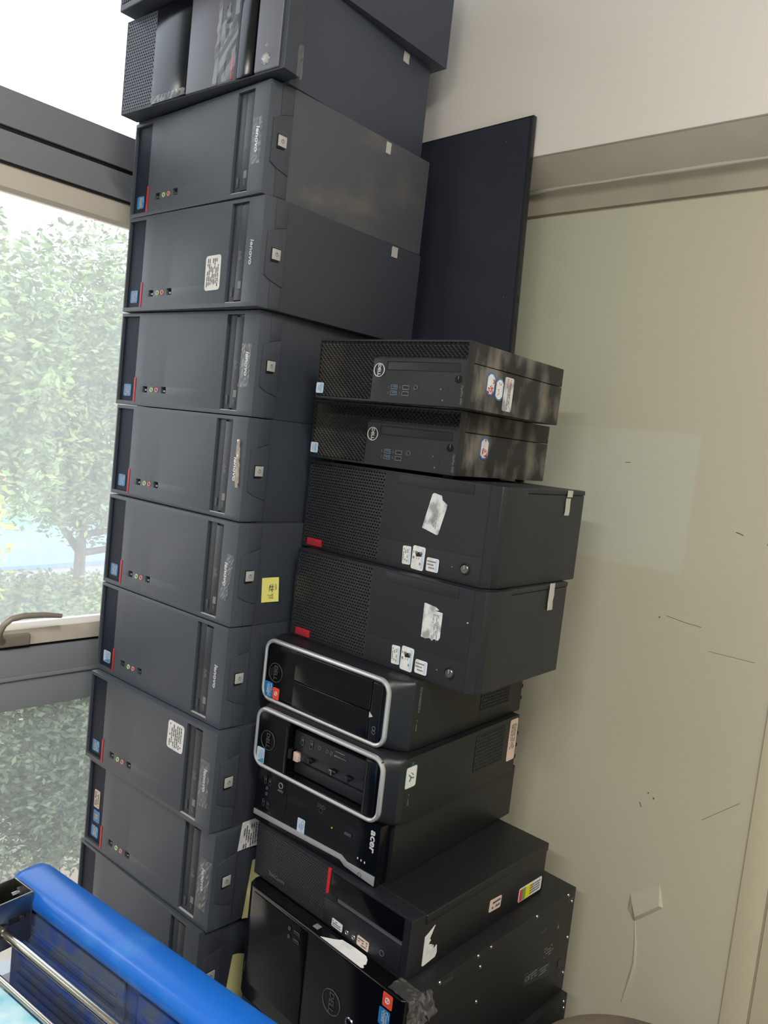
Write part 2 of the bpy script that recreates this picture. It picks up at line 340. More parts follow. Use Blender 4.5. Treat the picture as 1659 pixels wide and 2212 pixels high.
def lattice(regs, dx, dz, wd, ht, y=0):
    """crossing diagonal ribs with a ridge, between nodes of a staggered grid, inside rectangles regs"""
    mb = MB(); x0 = min(r[0] for r in regs); x1 = max(r[1] for r in regs); z0 = min(r[2] for r in regs); z1 = max(r[3] for r in regs)
    ins = lambda x, z: any(r[0] - 1e-5 <= x <= r[1] + 1e-5 and r[2] - 1e-5 <= z <= r[3] + 1e-5 for r in regs)
    nx = int((x1 - x0) / (dx / 2)); nz = int((z1 - z0) / (dz / 2))
    for i in range(nx):
        for j in range(nz + 1):
            if (i + j) % 2: continue
            a = Vector((x0 + i * dx / 2, y, z0 + j * dz / 2))
            for s in (1, -1):
                b = Vector((a.x + dx / 2, y, a.z + s * dz / 2))
                if not (ins(a.x, a.z) and ins(b.x, b.z)): continue
                d = (b - a).normalized(); w_ = Vector((-d.z, 0, d.x)) * wd; up = Vector((0, -ht, 0))
                mb.add([a - w_, a + w_, a + up, b - w_, b + w_, b + up], [(0, 2, 5, 3), (1, 4, 5, 2)])
    return mb
def wavy(name, m, parent, o, fr, w_, h_, amp=.0012, nx=7, nz=14, seed=0, ang=0, shape=None):
    """a crumpled strip of thin film"""
    R = np.random.default_rng(seed); ex, ey = Vector(fr[0]), Vector(fr[1]); n = ex.cross(ey); o = Vector(o); V = []; c, s = math.cos(ang), math.sin(ang)
    for j in range(nz + 1):
        jit = R.uniform(-.05, .05) * w_
        for i in range(nx + 1):
            a = (i / nx - .5) * w_ + jit * (1 if i in (0, nx) else .3); b = (j / nz - .5) * h_
            if shape: a *= shape(j / nz)
            V.append(o + ex * (a * c - b * s) + ey * (a * s + b * c) + n * (.0004 + abs(R.normal()) * amp))
    F = [(j * (nx + 1) + i, j * (nx + 1) + i + 1, (j + 1) * (nx + 1) + i + 1, (j + 1) * (nx + 1) + i) for j in range(nz) for i in range(nx)]
    return MB().add(V, F).build(name, m, parent, smooth=False)
def copy_parts(src, dst):
    for ch in src.children:
        c = ch.copy(); COL.objects.link(c); c.parent = dst
        for g in ch.children:
            d = g.copy(); COL.objects.link(d); d.parent = c

# ---------------------------------------------------------------- the setting
def struct(o, name=None): o['kind'] = 'structure'; return o
WN = 1.335; UW = -1.6
struct(rbox('floor', 'floor', None, -1.75, 2.9, -3.2, WN + .2, -.08, 0, 0))
struct(rbox('ceiling', 'beam', None, -1.75, 2.9, -3.2, WN + .2, 2.84, 2.95, 0))
# back wall with its pilaster
wb = struct(rbox('wall_back', 'wall', None, -1.75, 2.9, WN, WN + .15, 0, ZC + .53, 0))
struct(MB().box(-1.75, 2.9, 1.235, WN + .15, ZC + .5435, 2.84).build('trim_1', 'beam', None, bevel=.004)); bpy.data.objects['trim_1']['label'] = 'white plastered beam above the olive grey wall'
sf = MB()   # sloping soffit, then a low band below it
prof = [(1.24, .543), (1.318, .513), (1.322, .497), (1.328, .470), (WN + .01, .466), (WN + .06, .47), (WN + .06, .55)]
k = len(prof); V = [(x, p[0], ZC + p[1]) for x in (-1.6, 2.85) for p in prof]
sf.add(V, [(i, i + 1, k + i + 1, k + i) for i in range(1)])
sof = struct(sf.build('trim_2', 'soffit', None))
MB().add(V, [(i, i + 1, k + i + 1, k + i) for i in range(1, k - 1)]).build('plaster_band', 'band', sof); sof['label'] = 'grey plaster soffit under the white beam'
rid = MB(); pts = []
R = random.Random(3)
for i in range(60):
    x = -1.5 + i * .07; pts.append((x, 1.318, ZC + .512 + R.uniform(-.0012, .0012)))
rid.tube(pts, [R.uniform(.0022, .0045) for _ in pts], 6); lab(rid.build('plaster_ridge', 'beam', sof), 'rough pale ridge of filler along the soffit')
struct(rbox('trim_3', 'trimw', None, -.324, -.284, WN - .004, WN + .001, 0, ZC + .466, .001)); bpy.data.objects['trim_3']['label'] = 'vertical joint strip on the olive grey wall'
struct(rbox('trim_4', 'trimw', None, -.280, 2.9, WN - .006, WN + .001, 0, ZC + .466, .001))
# blob of plaster and its runnel on the wall, scuffs
bl = MB().add([(-.4997, WN - .0004, ZC - .751), (-.452, WN - .0004, ZC - .708), (-.4400, WN - .0004, ZC - .7486), (-.4851, WN - .0004, ZC - .796), (-.5010, WN - .0004, ZC - .782),
               (-.494, WN - .005, ZC - .762), (-.450, WN - .003, ZC - .722), (-.446, WN - .006, ZC - .746), (-.484, WN - .008, ZC - .785)],
              [(0, 5, 6, 1), (1, 6, 7, 2), (2, 7, 8, 3), (3, 8, 5, 4), (4, 5, 0), (5, 8, 7, 6)])
bl.build('plaster_blob', 'wall', wb)
rn = MB(); rn.tube([(-.4851, WN, ZC - .796), (-.479, WN, ZC - .83), (-.4754, WN, ZC - .87), (-.479, WN, ZC - .905), (-.487, WN, ZC - .95)], [.001, .002, .003, .0035, .002], 8); rn.build('plaster_run', 'wall', wb, smooth=True)
def scuff(pts, r): MB().tube([(x, WN - .0001, ZC + z) for x, z in pts], r, 5).build('scuff', 'mark', wb)
scuff([(-.5072, -.2454), (-.4742, -.2498), (-.4465, -.2511)], .0004); scuff([(-.5195, -.2496), (-.5185, -.2515)], .0012)
scuff([(-.4143, -.084), (-.4085, -.085), (-.4021, -.0874)], .0007); scuff([(-.4296, -.2882), (-.3559, -.2877)], .0003)
scuff([(-.62, .0105), (-.6105, .0115)], .0005); scuff([(-.484, -.566), (-.4835, -.569)], .001); scuff([(-.494, -.56), (-.4945, -.563)], .0008); scuff([(-.507, -.583), (-.503, -.591)], .0006)
scuff([(-.363, -.095), (-.3625, -.0965)], .0014); scuff([(-.345, -.52), (-.40, -.572)], .0003)
# other room walls, out of view
struct(rbox('wall_right', 'wall', None, 2.9, 3.0, -3.2, WN + .15, 0, 2.84, 0))
struct(rbox('wall_front', 'wall', None, -1.75, 2.9, -3.3, -3.2, 0, 2.84, 0))
# window wall: frame bars, rails and glass
def window(name, n0, n1, handle, solid=False):
    root = bpy.data.objects.new(name, None); COL.objects.link(root); root.location = (UW, n0, 0); root['kind'] = 'structure'
    W = n1 - n0
    def bar(nm, mtl, y0, y1, z0, z1, x0, x1, bv=.0015): return rbox(nm, mtl, root, x0, x1, y0, y1, z0 + ZC, z1 + ZC, bv)
    # transom with groove
    bar('transom', 'frame_grey', 0, W, .513, .580, -.09, 0); bar('transom_groove', 'gasket', 0, W, .503, .514, -.09, -.006); bar('transom', 'frame_grey', 0, W, .449, .504, -.09, 0)
    bar('gasket', 'gasket', 0, W, .445, .4492, -.09, -.004, 0)
    # sash
    bar('sash_rail', 'frame_lit', .03, W - .03, .404, .4452, -.06, -.009); bar('sash_rail', 'frame_lit', .03, W - .03, -.505, -.470, -.06, .004)
    bar('sash_stile', 'frame_lit', .03, .075, -.470, .404, -.06, -.002); bar('sash_stile', 'frame_lit', W - .075, W - .03, -.470, .404, -.06, -.002)
    bar('gasket', 'gasket', 0, W, -.513, -.505, -.09, -.006, 0)
    # lower rail with groove
    bar('lower_rail', 'frame_grey', 0, W, -.572, -.513, -.09, 0); bar('rail_bead', 'frame_grey', 0, W, -.580, -.572, -.09, .005); bar('lower_rail', 'frame_grey', 0, W, -.648, -.580, -.09, -.003)
    bar('mullion', 'frame_grey', -.03, .03, -ZC + .1, 1.456, -.09, .002); bar('sill_rail', 'frame_grey', .03, W - .03, -ZC + .0, -ZC + .1, -.09, 0)
    bar('head_rail', 'frame_grey', .03, W - .03, 1.39, 1.456, -.09, 0)
    if solid: bar('light_block_panel', 'frame_grey', .02, W - .02, -ZC + .09, -.64, -.06, -.03)  # opaque panel added out of view, keeps window light off the glossy fronts
    for nm, z0, z1, g in (('upper_pane', .575, 1.40, glass_low), ('middle_pane', -.475, .41, glass_mid), ('lower_pane', -ZC + .09, -.64, glass_low)):
        MB().add([(-.045, .02, z0 + ZC), (-.045, W - .02, z0 + ZC), (-.045, W - .02, z1 + ZC), (-.045, .02, z1 + ZC)], [(3, 2, 1, 0)]).build(nm, g, root)
    if handle:
        h = MB().box(.002, .016, .655 - n0, .722 - n0, ZC - .503, ZC - .478).build('window_handle', 'handle', root, bevel=.005, seg=3)
        g = MB().tube([(.012, .664 - n0, ZC - .49), (.030, .650 - n0, ZC - .478), (.044, .645 - n0, ZC - .460), (.050, .650 - n0, ZC - .444), (.050, .664 - n0, ZC - .433), (.050, .69 - n0, ZC - .429), (.050, .73 - n0, ZC - .431), (.050, .767 - n0, ZC - .4365)],
                      [.008, .0075, .007, .0065, .0065, .0065, .006, .0048], 12)
        g.build('window_handle_grip', 'handle', root, smooth=True)
    return root
window('window_1', .18, 1.27, True); window('window_2', -.91, .18, False, True); window('window_3', -2.0, -.91, False, True); window('window_4', -3.09, -2.0, False, True)
struct(rbox('trim_5', 'frame_grey', None, UW - .09, UW + .002, 1.24, WN, 0, 2.84, .001)); struct(rbox('wall_left', 'beam', None, UW - .09, UW, -3.2, -3.12, 0, 2.84, 0))

# ---------------------------------------------------------------- outdoors
gr = MB().add([(-60, -40, -3.1), (-1.8, -40, -3.1), (-1.8, 60, -3.1), (-60, 60, -3.1)], [(0, 1, 2, 3)]).build('ground', 'ground', None); gr['kind'] = 'structure'
def leaves(n, cen, rad, size, mtl, name, parent, seed, shell=.55):
    R = np.random.default_rng(seed); d = R.normal(size=(n, 3)); d /= np.linalg.norm(d, axis=1)[:, None]
    nb = 26; bc = R.normal(size=(nb, 3)); bc /= np.linalg.norm(bc, axis=1)[:, None]; bc *= R.uniform(.35, .85, (nb, 1))
    p = bc[R.integers(0, nb, n)] + d * (R.random((n, 1)) ** .5) * .36
    p = p * np.array(rad) + np.array(cen)
    a = R.normal(size=(n, 3)); a[:, 2] *= .5; a /= np.linalg.norm(a, axis=1)[:, None]; b = np.cross(a, R.normal(size=(n, 3))); b /= np.linalg.norm(b, axis=1)[:, None]
    s = size * R.uniform(.6, 1.3, (n, 1)); V = np.stack([p - a * s, p + b * s * .42, p + a * s, p - b * s * .42], 1).reshape(-1, 3)
    me = bpy.data.meshes.new(name); me.vertices.add(4 * n); me.vertices.foreach_set('co', V.ravel()); me.loops.add(4 * n); me.loops.foreach_set('vertex_index', np.arange(4 * n))
    me.polygons.add(n); me.polygons.foreach_set('loop_start', np.arange(0, 4 * n, 4)); me.polygons.foreach_set('loop_total', np.full(n, 4)); me.update(); me.validate()
    o = link(name, me, mtl, parent); o['kind'] = 'stuff'; return o
def tree(name, base, h, rad, n, size, mtl, label, seed, cz=None):
    R = random.Random(seed); t = empty(name, base, 0, label, 'tree')
    cz = cz or h * .7; tr = MB(); tr.tube([(0, 0, 0), (.05, .03, h * .3), (-.05, .05, h * .6), (0, 0, h * .9)], [.10, .085, .06, .02], 8); tr.build('trunk', 'bark', t, smooth=True)
    br = MB()
    for i in range(7):
        a = R.uniform(0, 6.28); z = h * R.uniform(.3, .65); e = (rad[0] * .8 * math.cos(a), rad[1] * .8 * math.sin(a), z + R.uniform(.3, 1.2))
        br.tube([(0, 0, z), (e[0] * .5, e[1] * .5, z + R.uniform(.1, .4)), e], [.05, .035, .012], 6)
    br.build('branches', 'bark', t, smooth=True)
    leaves(n, (0, 0, cz), rad, size, mtl, 'foliage', t, seed); return t
tree('leafy_tree', (-9.6, 4.9, -3.1), 5.8, (2.0, 2.6, 2.0), 52000, .05, 'leaf', 'tall broad green tree filling the middle window pane', 1, 4.62)
tree('leafy_tree', (-7.6, 2.5, -3.1), 5.6, (1.1, 1.2, 1.5), 22000, .05, 'leaf', 'leafy tree at the left edge of the window view', 2, 4.7)
tree('leafy_tree', (-6.3, 3.15, -3.1), 2.5, (1.15, 1.35, .95), 42000, .034, 'leafd', 'low dark green tree seen through the bottom window pane', 3, 1.62)
tree('leafy_tree', (-23, 13.5, -3.1), 8.2, (2.2, 4.4, 2.2), 22000, .10, 'leafd', 'far tree standing behind the tall broad green tree', 4, 6.0)
tree('young_tree', (-4.3, 1.42, -3.1), 4.2, (.35, .4, .8), 1100, .04, 'leafy', 'slender tree with yellow green leaves close to the window', 5, 3.6)
tree('leafy_bush', (-9.4, 4.3, -3.1), 2.2, (1.2, 1.9, .75), 22000, .045, 'leaf', 'broad bush in front of the pale shed roof', 6, 1.75)
bd = empty('street_shed', (-15.6, 6.4, -3.1), .1, 'low pale green building with a light blue roof beyond the trees', 'building')
rbox('wall', 'bwall', bd, -3, -.6, -7, 9, 0, 2.75, 0)
MB().prism([(-.7, 1.95), (1.6, 1.55), (1.6, 1.47), (-.7, 1.87)], (0, -7.2, 0), (1, 0, 0), (0, 0, 1), -16.4).build('roof', 'broof', bd); rbox('fascia', 'bwhite', bd, 1.5, 1.58, -7.2, 9.2, 1.15, 1.48, .02); rbox('low_wall', 'bwhite', bd, 2.4, 2.6, -7.2, 9.2, 0, .9, .02)
for y in (-4, -1, 2, 5): rbox('post', 'frame_grey', bd, 1.4, 1.5, y, y + .1, 0, 1.5, 0)
rbox('brick_band', 'bred', bd, -3, -.58, -7, 9, 2.75, 3.05, 0)

# ---------------------------------------------------------------- shared little parts
def jack(parent, x, z, y, mtl, r=.0042):
    o = MB().ring((x, y - .0002, z), (0, -1, 0), r * .8, r * .32, 20).build('audio_jack', mtl, parent, smooth=True); MB().cyl((x, y + .001, z), (0, -1, 0), r * .6, .0011, 14).build('hole', 'dark', o); return o
def usb(parent, x, z, y, w_, h_, mtl='usb_blue', tongue=True):
    o = MB()
    for a in ((x - w_ / 2, x + w_ / 2, z - h_ / 2, z - h_ / 2 + .0007), (x - w_ / 2, x + w_ / 2, z + h_ / 2 - .0007, z + h_ / 2), (x - w_ / 2, x - w_ / 2 + .0007, z - h_ / 2, z + h_ / 2), (x + w_ / 2 - .0007, x + w_ / 2, z - h_ / 2, z + h_ / 2)):
        o.box(a[0], a[1], y - .0006, y + .003, a[2], a[3])
    o = o.build('usb_port', 'metalpin', parent); MB().box(x - w_ * .36, x + w_ * .36, y + .0001, y + .003, z - h_ * .05, z + h_ * .22).build('tongue', mtl, o); return o
def chip(parent, kind, x, z, y, w_=.024, h_=.023, ang=0):
    """small processor sticker, writing turned on its side like everything on this stack"""
    m_ = {'i3': 'bluelab', 'pent': 'palelab', 'pale': 'palelab', 'core': 'bluelab', 'win': 'bluelab', 'red': 'orange'}[kind]
    s = patch('sticker', m_, parent, (x, y, z), FR, w_, h_, .0005, ang); q = MB()
    if kind == 'red':
        q.ring((x, y - .0006, z), (0, -1, 0), w_ * .2, w_ * .045, 16, 4); q.box(x - w_ * .06, x + w_ * .06, y - .0008, y - .0005, z - w_ * .07, z + w_ * .07); q.build('print', 'printw', s); return s
    if kind == 'win':
        for k, (a, b) in enumerate(((-1, 1), (1, 1), (-1, -1), (1, -1))): q.box(x + a * w_ * .12 - w_ * .09, x + a * w_ * .12 + w_ * .09, y - .0008, y - .0005, z + b * w_ * .12 - w_ * .09, z + b * w_ * .12 + w_ * .09)
        q.build('print', 'gold', s); return s
    pr = 'printw' if m_ == 'bluelab' else 'bluedge'
    put_text(q, 'intel', (x + w_ * .22, y - .0007, z), FCW, w_ * .34); 
    if kind == 'core': put_text(q, 'CORE', (x - w_ * .12, y - .0007, z + h_ * .05), FCW, w_ * .30, .01)
    elif kind == 'pent': put_text(q, 'Pentium', (x - w_ * .14, y - .0007, z + h_ * .05), FCW, w_ * .24)
    else: put_text(q, 'CORE i3' if kind == 'i3' else 'inside', (x - w_ * .16, y - .0007, z), FCW, w_ * .22)
    V = [(x + w_ * .22 + w_ * .21 * math.cos(t), y - .0007, z + h_ * .40 * math.sin(t)) for t in [math.pi * 2 * i / 22 for i in range(20)]]; q.tube(V, w_ * .014, 4)
    q.build('print', pr, s)
    if kind in ('i3', 'core'):
        g = MB().tube([(x - w_ * .02, y - .0006, z + h_ * .46), (x + w_ * .0, y - .0006, z), (x - w_ * .06, y - .0006, z - h_ * .46)], w_ * .03, 4).build('stripe', 'gold', s)
    if kind == 'pent': MB().prism([(-w_ * .5, -h_ * .46), (w_ * .46, -h_ * .46), (w_ * .46, -h_ * .1)], (x, y - .0001, z), *FR, .0006).build('corner', 'teal', s)
    return s
def small_label(parent, name, x, z, y, w_, h_, rows_, seed, fr=FR, ang=0, m_='white', blue=False):
    o = (x, y, z) if fr in (FR, FCW) else (x, y, z)
    s = patch(name, m_, parent, o, FR if fr in (FR, FCW) else SD, w_, h_, .0005, ang)
    q = rows_print(MB(), o, fr, (h_ if fr in (FCW, SCW) else w_) * .82, (w_ if fr in (FCW, SCW) else h_) * .8, rows_, seed, .8, .0008); q.build('print', 'printd', s); return s

# ---------------------------------------------------------------- left stack: nine (and two hidden) lying towers
MW, MH, MD, MCX, MCY = .3946, .175, .390, .0057, .0445
def make_tower():
    t = empty('desktop_tower', (0, 0, 0), 0, 'x', 'computer')
    h = MH - .0012
    mb = slab(-MW, 0, 0.0006, h, 0, MCY, [(-MW + .004, -.3365, .008, .1675, .006), (-.0815, -.0385, .0075, .1675, .007), (-.309, -.295, .026, .0375, .008), (-.2515, -.2375, .027, .0385, .008)], MCX)
    link('bezel', slab_mesh('bezel', mb, .0011, 2), 'bezel', t)
    rbox('case', 'case', t, -MW + .003, MCX, MCY + .0006, MD, .0, MH - .0004, .0012)
    rbox('recess_panel', 'recess', t, -MW + .0045, -.337, .0052, .0068, .0085, .167, 0)
    rbox('red_stripe', 'red', t, -.3372, -.3325, -.0008, .005, .0075, .053, .0003)
    for x in (-.302, -.2445):
        q = rbox('usb_port', 'dark', t, x - .006, x + .006, .0065, .0078, .0275, .0365, 0); rbox('tongue', 'metalpin', q, x - .005, x + .001, .003, .007, .0295, .0325, 0)
    jack(t, -.2808, .0315, 0, 'green_ring'); jack(t, -.2655, .0318, 0, 'pink_ring')
    # icons above the ports
    ic = MB()
    for x in (-.302, -.2808, -.2655, -.2445): ic.tube([(x - .001, -.0002, .0405), (x + .002, -.0002, .0415), (x + .001, -.0002, .0435)], .00022, 4)
    ic.build('icons', 'print', t)
    d = rbox('drive_tray', 'tray', t, -.0595, -.0400, .0022, .0068, .0115, .1635, .0006)
    q = MB(); put_text(q, 'DVD', (-.0545, .002, .083), FCW, .0075, .01); rows_print(q, (-.0495, .0021, .083), FCW, .012, .004, 2, 5); q.build('print', 'print', d)
    q = MB(); q.prism([(-.004, -.006), (.004, -.006), (.004, .006), (-.004, .006)], (-.0488, .0021, .036), *FR, .0001); rows_print(q, (-.0488, .002, .023), FCW, .010, .006, 3, 6); q.build('print', 'print', d)
    rbox('drive_cover', 'tray', t, -.0795, -.0605, .0042, .0068, .0085, .1665, .0003)
    rbox('eject_button', 'pad', t, -.0712, -.0662, .0028, .0062, .0175, .0330, .0006)
    rbox('drive_lip', 'silver', t, -.0805, -.0395, .0006, .0066, .0068, .0085, .0002)
    # sloping side of the bezel: raised pads, notch with the power button
    def sx(y): return MCX * y / MCY
    def pad(name, pts, th=.0012):
        k_ = len(pts); A = [(sx(y) + .0001, y, z) for y, z in pts]; B = [(sx(y) + th, y, z) for y, z in pts]
        MB().add(A + B, [tuple(range(k_))[::-1], tuple(range(k_, 2 * k_))] + [(i, (i + 1) % k_, k_ + (i + 1) % k_, k_ + i) for i in range(k_)]).build(name, 'pad', t, bevel=.0005)
    pad('side_pad', [(.0215, .1725), (.0225, .126), (.0440, .132), (.0440, .1725)]); pad('side_pad', [(.022, .044), (.0225, .002), (.0440, .002), (.0440, .037)])
    pad('button_pad', [(.0095, .119), (.009, .052), (.0215, .0445), (.0440, .0378), (.0440, .1312), (.0220, .1252)], .0022)
    rbox('button_well', 'dark', t, sx(.027) + .0018, sx(.027) + .0030, .0175, .0385, .0745, .0965, .0004)
    b = rbox('power_button', 'silver', t, sx(.027) + .002, sx(.027) + .0048, .0188, .0355, .0780, .0950, .0008)
    q = MB(); q.ring((sx(.027) + .0049, .027, .0865), (1, 0, 0), .0028, .00035, 16, 4); q.box(sx(.027) + .0046, sx(.027) + .0052, .0267, .0273, .0865, .0898); q.build('power_mark', 'printd', b)
    q = MB(); put_text(q, 'lenovo', (-.0225, -.0001, .0865), FCW, .0115, .018, .15, 1.28, .0009); q.build('logo', 'logo', t, smooth=False)
    return t
proto = make_tower()
POS = {1: (-1.0241, .78, .39, .5412), 2: (-1.0178, .7844, 1.34, .3662), 3: (-1.0295, .8058, 3.47, .1912), 4: (-1.0297, .8015, 2.22, .0162), 5: (-1.0156, .7917, 2.08, -.1588),
       6: (-1.0151, .7894, 1.88, -.3338), 7: (-1.0025, .778, 2.47, -.5088), 8: (-.9937, .7868, 2.82, -.6838), 9: (-1.003, .779, 1.8, -.8588), 10: (-1.01, .785, 1.5, -1.0338), 11: (-1.0, .785, 1.0, -1.2088)}
LBL = {1: 'charcoal lying tower with a scuffed side panel, directly under the taped grey tower',
       2: 'charcoal lying tower with small white label and bare chrome lettering, second of the charcoal towers',
       3: 'charcoal lying tower with clear taped lettering, third from the top of the charcoal towers',
       4: 'charcoal lying tower with brownish half-peeled tape over its lettering, mid-stack by the window',
       5: 'charcoal lying tower with a bright yellow note stuck on its side panel',
       6: 'charcoal lying tower with white and teal processor sticker and untaped chrome lettering',
       7: 'charcoal lying tower with a square white label beside its drive bay, low in the stack',
       8: 'charcoal lying tower with three stickers in its left recess and white paper behind',
       9: 'charcoal lying tower half hidden by the blue cart, lowest one in view',
       10: 'lying tower behind the blue cart, second from the floor in the left stack', 11: 'lying tower resting on the floor at the foot of the left stack'}
TW = {}
for i in sorted(POS):
    X, Y, a, zt = POS[i]
    if i == 1: t = proto
    else:
        t = proto.copy(); COL.objects.link(t); copy_parts(proto, t)
    t.location = (X, Y, zt + ZC - MH); t.rotation_euler = (0, 0, math.radians(a)); t['label'] = LBL[i]; t['group'] = 'charcoal towers stacked on their sides by the window'; TW[i] = t
for c in TW[1].children:
    if c.name.startswith('case'): me = c.data.copy(); me.materials.clear(); me.materials.append(MT['case_worn']); c.data = me; c['label'] = 'scuffed side panel with brown smears'
RY = .0049
for i, kd in {1: 'i3', 2: 'i3', 3: 'i3', 4: 'i3', 5: 'i3', 6: 'pent', 7: 'i3', 8: 'core'}.items():
    lab(chip(TW[i], kd, -.3655, .0285, RY), {'pent': 'white and teal processor sticker', 'core': 'blue processor sticker with orange foot'}.get(kd, 'blue processor sticker'))
lab(chip(TW[8], 'win', -.3630, .0600, RY, .022, .024), 'blue sticker with a coloured window mark')
lab(small_label(TW[8], 'sticker', -.3660, .0950, RY, .019, .036, 3, 8, FCW, m_='pink'), 'pale printed certificate sticker')
for i, (x, z, w_, h_, an) in {2: (-.119, .0585, .041, .058, .03), 7: (-.111, .133, .046, .050, -.02)}.items():
    lab(small_label(TW[i], 'paper_label', x, z, -.0002, w_, h_, 7, i, FCW, an), 'white printed label')
for i, (x, z, w_, h_, an, mt_) in {1: (-.0215, .083, .022, .072, .02, 'tape'), 3: (-.0240, .083, .024, .071, 0, 'tape'), 4: (-.0150, .096, .009, .080, .06, 'tape_brown'), 5: (-.0165, .082, .018, .078, -.14, 'tape'),
                                  7: (-.0220, .081, .024, .080, .0, 'tape'), 8: (-.0180, .080, .028, .090, -.06, 'tape')}.items():
    lab(wavy('tape_strip', mt_, TW[i], (x, -.0010, z), FR, w_, h_, .0011, 6, 16, i, an), 'crumpled clear tape over the lettering' if i != 4 else 'brownish half-peeled tape')
def side_tag(i, y, z, w_, h_): lab(wavy('tape_tag', 'tapew', TW[i], (MCX + .0002, y, z), SD, w_, h_, .0002, 3, 5, i), 'small silver tape tag')
side_tag(1, .271, .161, .013, .020); side_tag(2, .3115, .162, .017, .019)
def curl(name, m_, parent, o, w_, h_, bend, nx=8, nz=8, skew=0):
    """a sheet of paper stuck by one edge, lifting off towards +x as it goes along y"""
    V = []
    for j in range(nz + 1):
        for i in range(nx + 1):
            s, u = i / nx, j / nz; V.append((o[0] + .0006 + bend * s * s * (1 - .3 * u), o[1] + (s - .5) * w_ * (1 - .1 * abs(bend) * 10 * s) + skew * u, o[2] + (u - .5) * h_))
    F = [(j * (nx + 1) + i, j * (nx + 1) + i + 1, (j + 1) * (nx + 1) + i + 1, (j + 1) * (nx + 1) + i) for j in range(nz) for i in range(nx)]
    return MB().add(V, F).build(name, m_, parent, smooth=True)
nt_ = curl('sticky_note', 'yellow', TW[5], (MCX, .0765, .0600), .036, .043, .004, skew=-.003); q = MB()
X0 = MCX + .0030
for st in ([(.071, .064), (.074, .070), (.072, .058)], [(.078, .070), (.078, .056)], [(.074, .066), (.082, .066)], [(.074, .061), (.082, .061)], [(.0700, .052), (.075, .050), (.080, .053), (.080, .047)], [(.072, .047), (.082, .046)], [(.085, .07), (.0865, .060)]): q.tube([(X0 + .0012 * (y - .07) / .015, y, z) for y, z in st], .0004, 4)
lab(nt_, 'bright yellow note with handwriting'); q.build('handwriting', 'pen', nt_)
pp = curl('paper_sheet', 'white', TW[8], (MCX + .0005, .069, .158), .047, .050, .006, skew=.006); q = rows_print(MB(), (MCX + .0062, .069, .158), SCW, .040, .036, 7, 21, .8, .0006); q.build('print', 'printd', pp); lab(pp, 'crumpled white printed paper')
for (i, y, z, h_, b) in ((8, .085, .051, .105, .032), (9, .075, .058, .092, .030)):
    lab(curl('yellow_sheet', 'paleyellow', TW[i], (MCX, y, z), .026, h_, b, skew=.012), 'pale yellow paper curling off the side')

# ---------------------------------------------------------------- two towers on top of the left stack
t0 = empty('desktop_tower', (-.9917, .7737, .5412 + ZC), math.radians(3.89), 'grey lying tower with perforated grille and taped glossy strip, second from the top', 'computer', 'grey towers on top of the left stack')
B0 = .0042; H0 = .1692
mb = slab(-.428, .003, B0, H0, 0, .0355, [(-.426, -.336, B0 + .003, H0 - .003, .004), (-.105, -.0635, B0 + .002, H0 - .002, .002)]); link('bezel', slab_mesh('bezel', mb, .003, 3), 'pad', t0)
rbox('case', 'tcase', t0, -.424, -.0205, .0357, .391, 0, .1745, .0012)
perf(-.4255, -.3365, B0 + .0035, H0 - .0035, .0062, .0052, .0021, .0017, (0, .0006, 0), FR, .003).build('grille', 'tgrille', t0); bpy.data.objects['grille']['kind'] = 'stuff'
rbox('grille_back', 'dark', t0, -.4255, -.3365, .0036, .0040, B0 + .0035, H0 - .0035, 0)
lab(rbox('glossy_strip', 'gloss_navy', t0, -.333, -.2345, -.0022, .0008, B0 + .0015, H0 - .0015, .001), 'glossy dark strip')
rbox('front_panel', 'tpanel', t0, -.2335, -.154, -.0025, .0008, B0 + .0015, H0 - .0015, .001)
ps = rbox('port_strip', 'tgrille', t0, -.1535, -.1065, -.0012, .0008, B0 + .0015, H0 - .0015, .001)
for z in (.122, .106): jack(t0, -.137, z, -.0012, 'printd', .0052)
rbox('usb_port', 'dark', t0, -.1405, -.1335, -.0016, 0, .076, .092, 0); rbox('card_slot', 'tray', t0, -.1395, -.1345, -.0017, 0, .018, .052, .0006)
rbox('red_stripe', 'red', t0, -.1195, -.1165, -.0022, 0, .008, .047, .0003)
lab(wavy('clear_film', 'tape', t0, (-.134, -.0030, .085), FR, .052, .155, .0012, 5, 14, 30), 'loose clear film over the ports'); lab(wavy('clear_film', 'tape', t0, (-.285, -.0026, .012), FR, .095, .012, .0012, 20, 3, 31, .02), 'torn edge of clear film')
lab(rbox('curved_panel', 'gloss_navy', t0, -.1035, -.0650, -.0035, .003, B0 + .002, H0 - .002, .003), 'glossy curved panel')
lab(rbox('end_panel', 'tpanel', t0, -.0620, -.0080, -.0030, .0008, B0 + .003, H0 - .002, .004, 3), 'grey end panel')
pb = MB().ring((-.037, -.0032, .024), (0, -1, 0), .0082, .0012, 28).build('power_button', 'chrome', t0, smooth=True); MB().cyl((-.037, -.0025, .024), (0, -1, 0), .0078, .0015, 28, .006).build('cap', 'silver', pb, smooth=True)
MB().ring((-.037, -.0031, .044), (0, -1, 0), .0018, .0004, 12, 4).build('indicator', 'printw', t0)
q = MB(); put_text(q, 'C', (-.030, -.0031, .118), FCW, .012); q.build('print', 'printw', t0)
lab(wavy('tape_tag', 'tapew', t0, (-.0203, .315, .161), SD, .017, .018, .0002, 3, 4, 33), 'small silver tape tag')
lab(wavy('clear_film', 'tape', t0, (.0040, .030, .025), SD, .012, .05, .002, 3, 8, 34), 'peeling clear film at the corner')
t1 = empty('desktop_tower', (-1.0113, .7258, .7160 + ZC), math.radians(.3), 'dark tower at the very top of the left stack, cut off by the picture', 'computer', 'grey towers on top of the left stack')
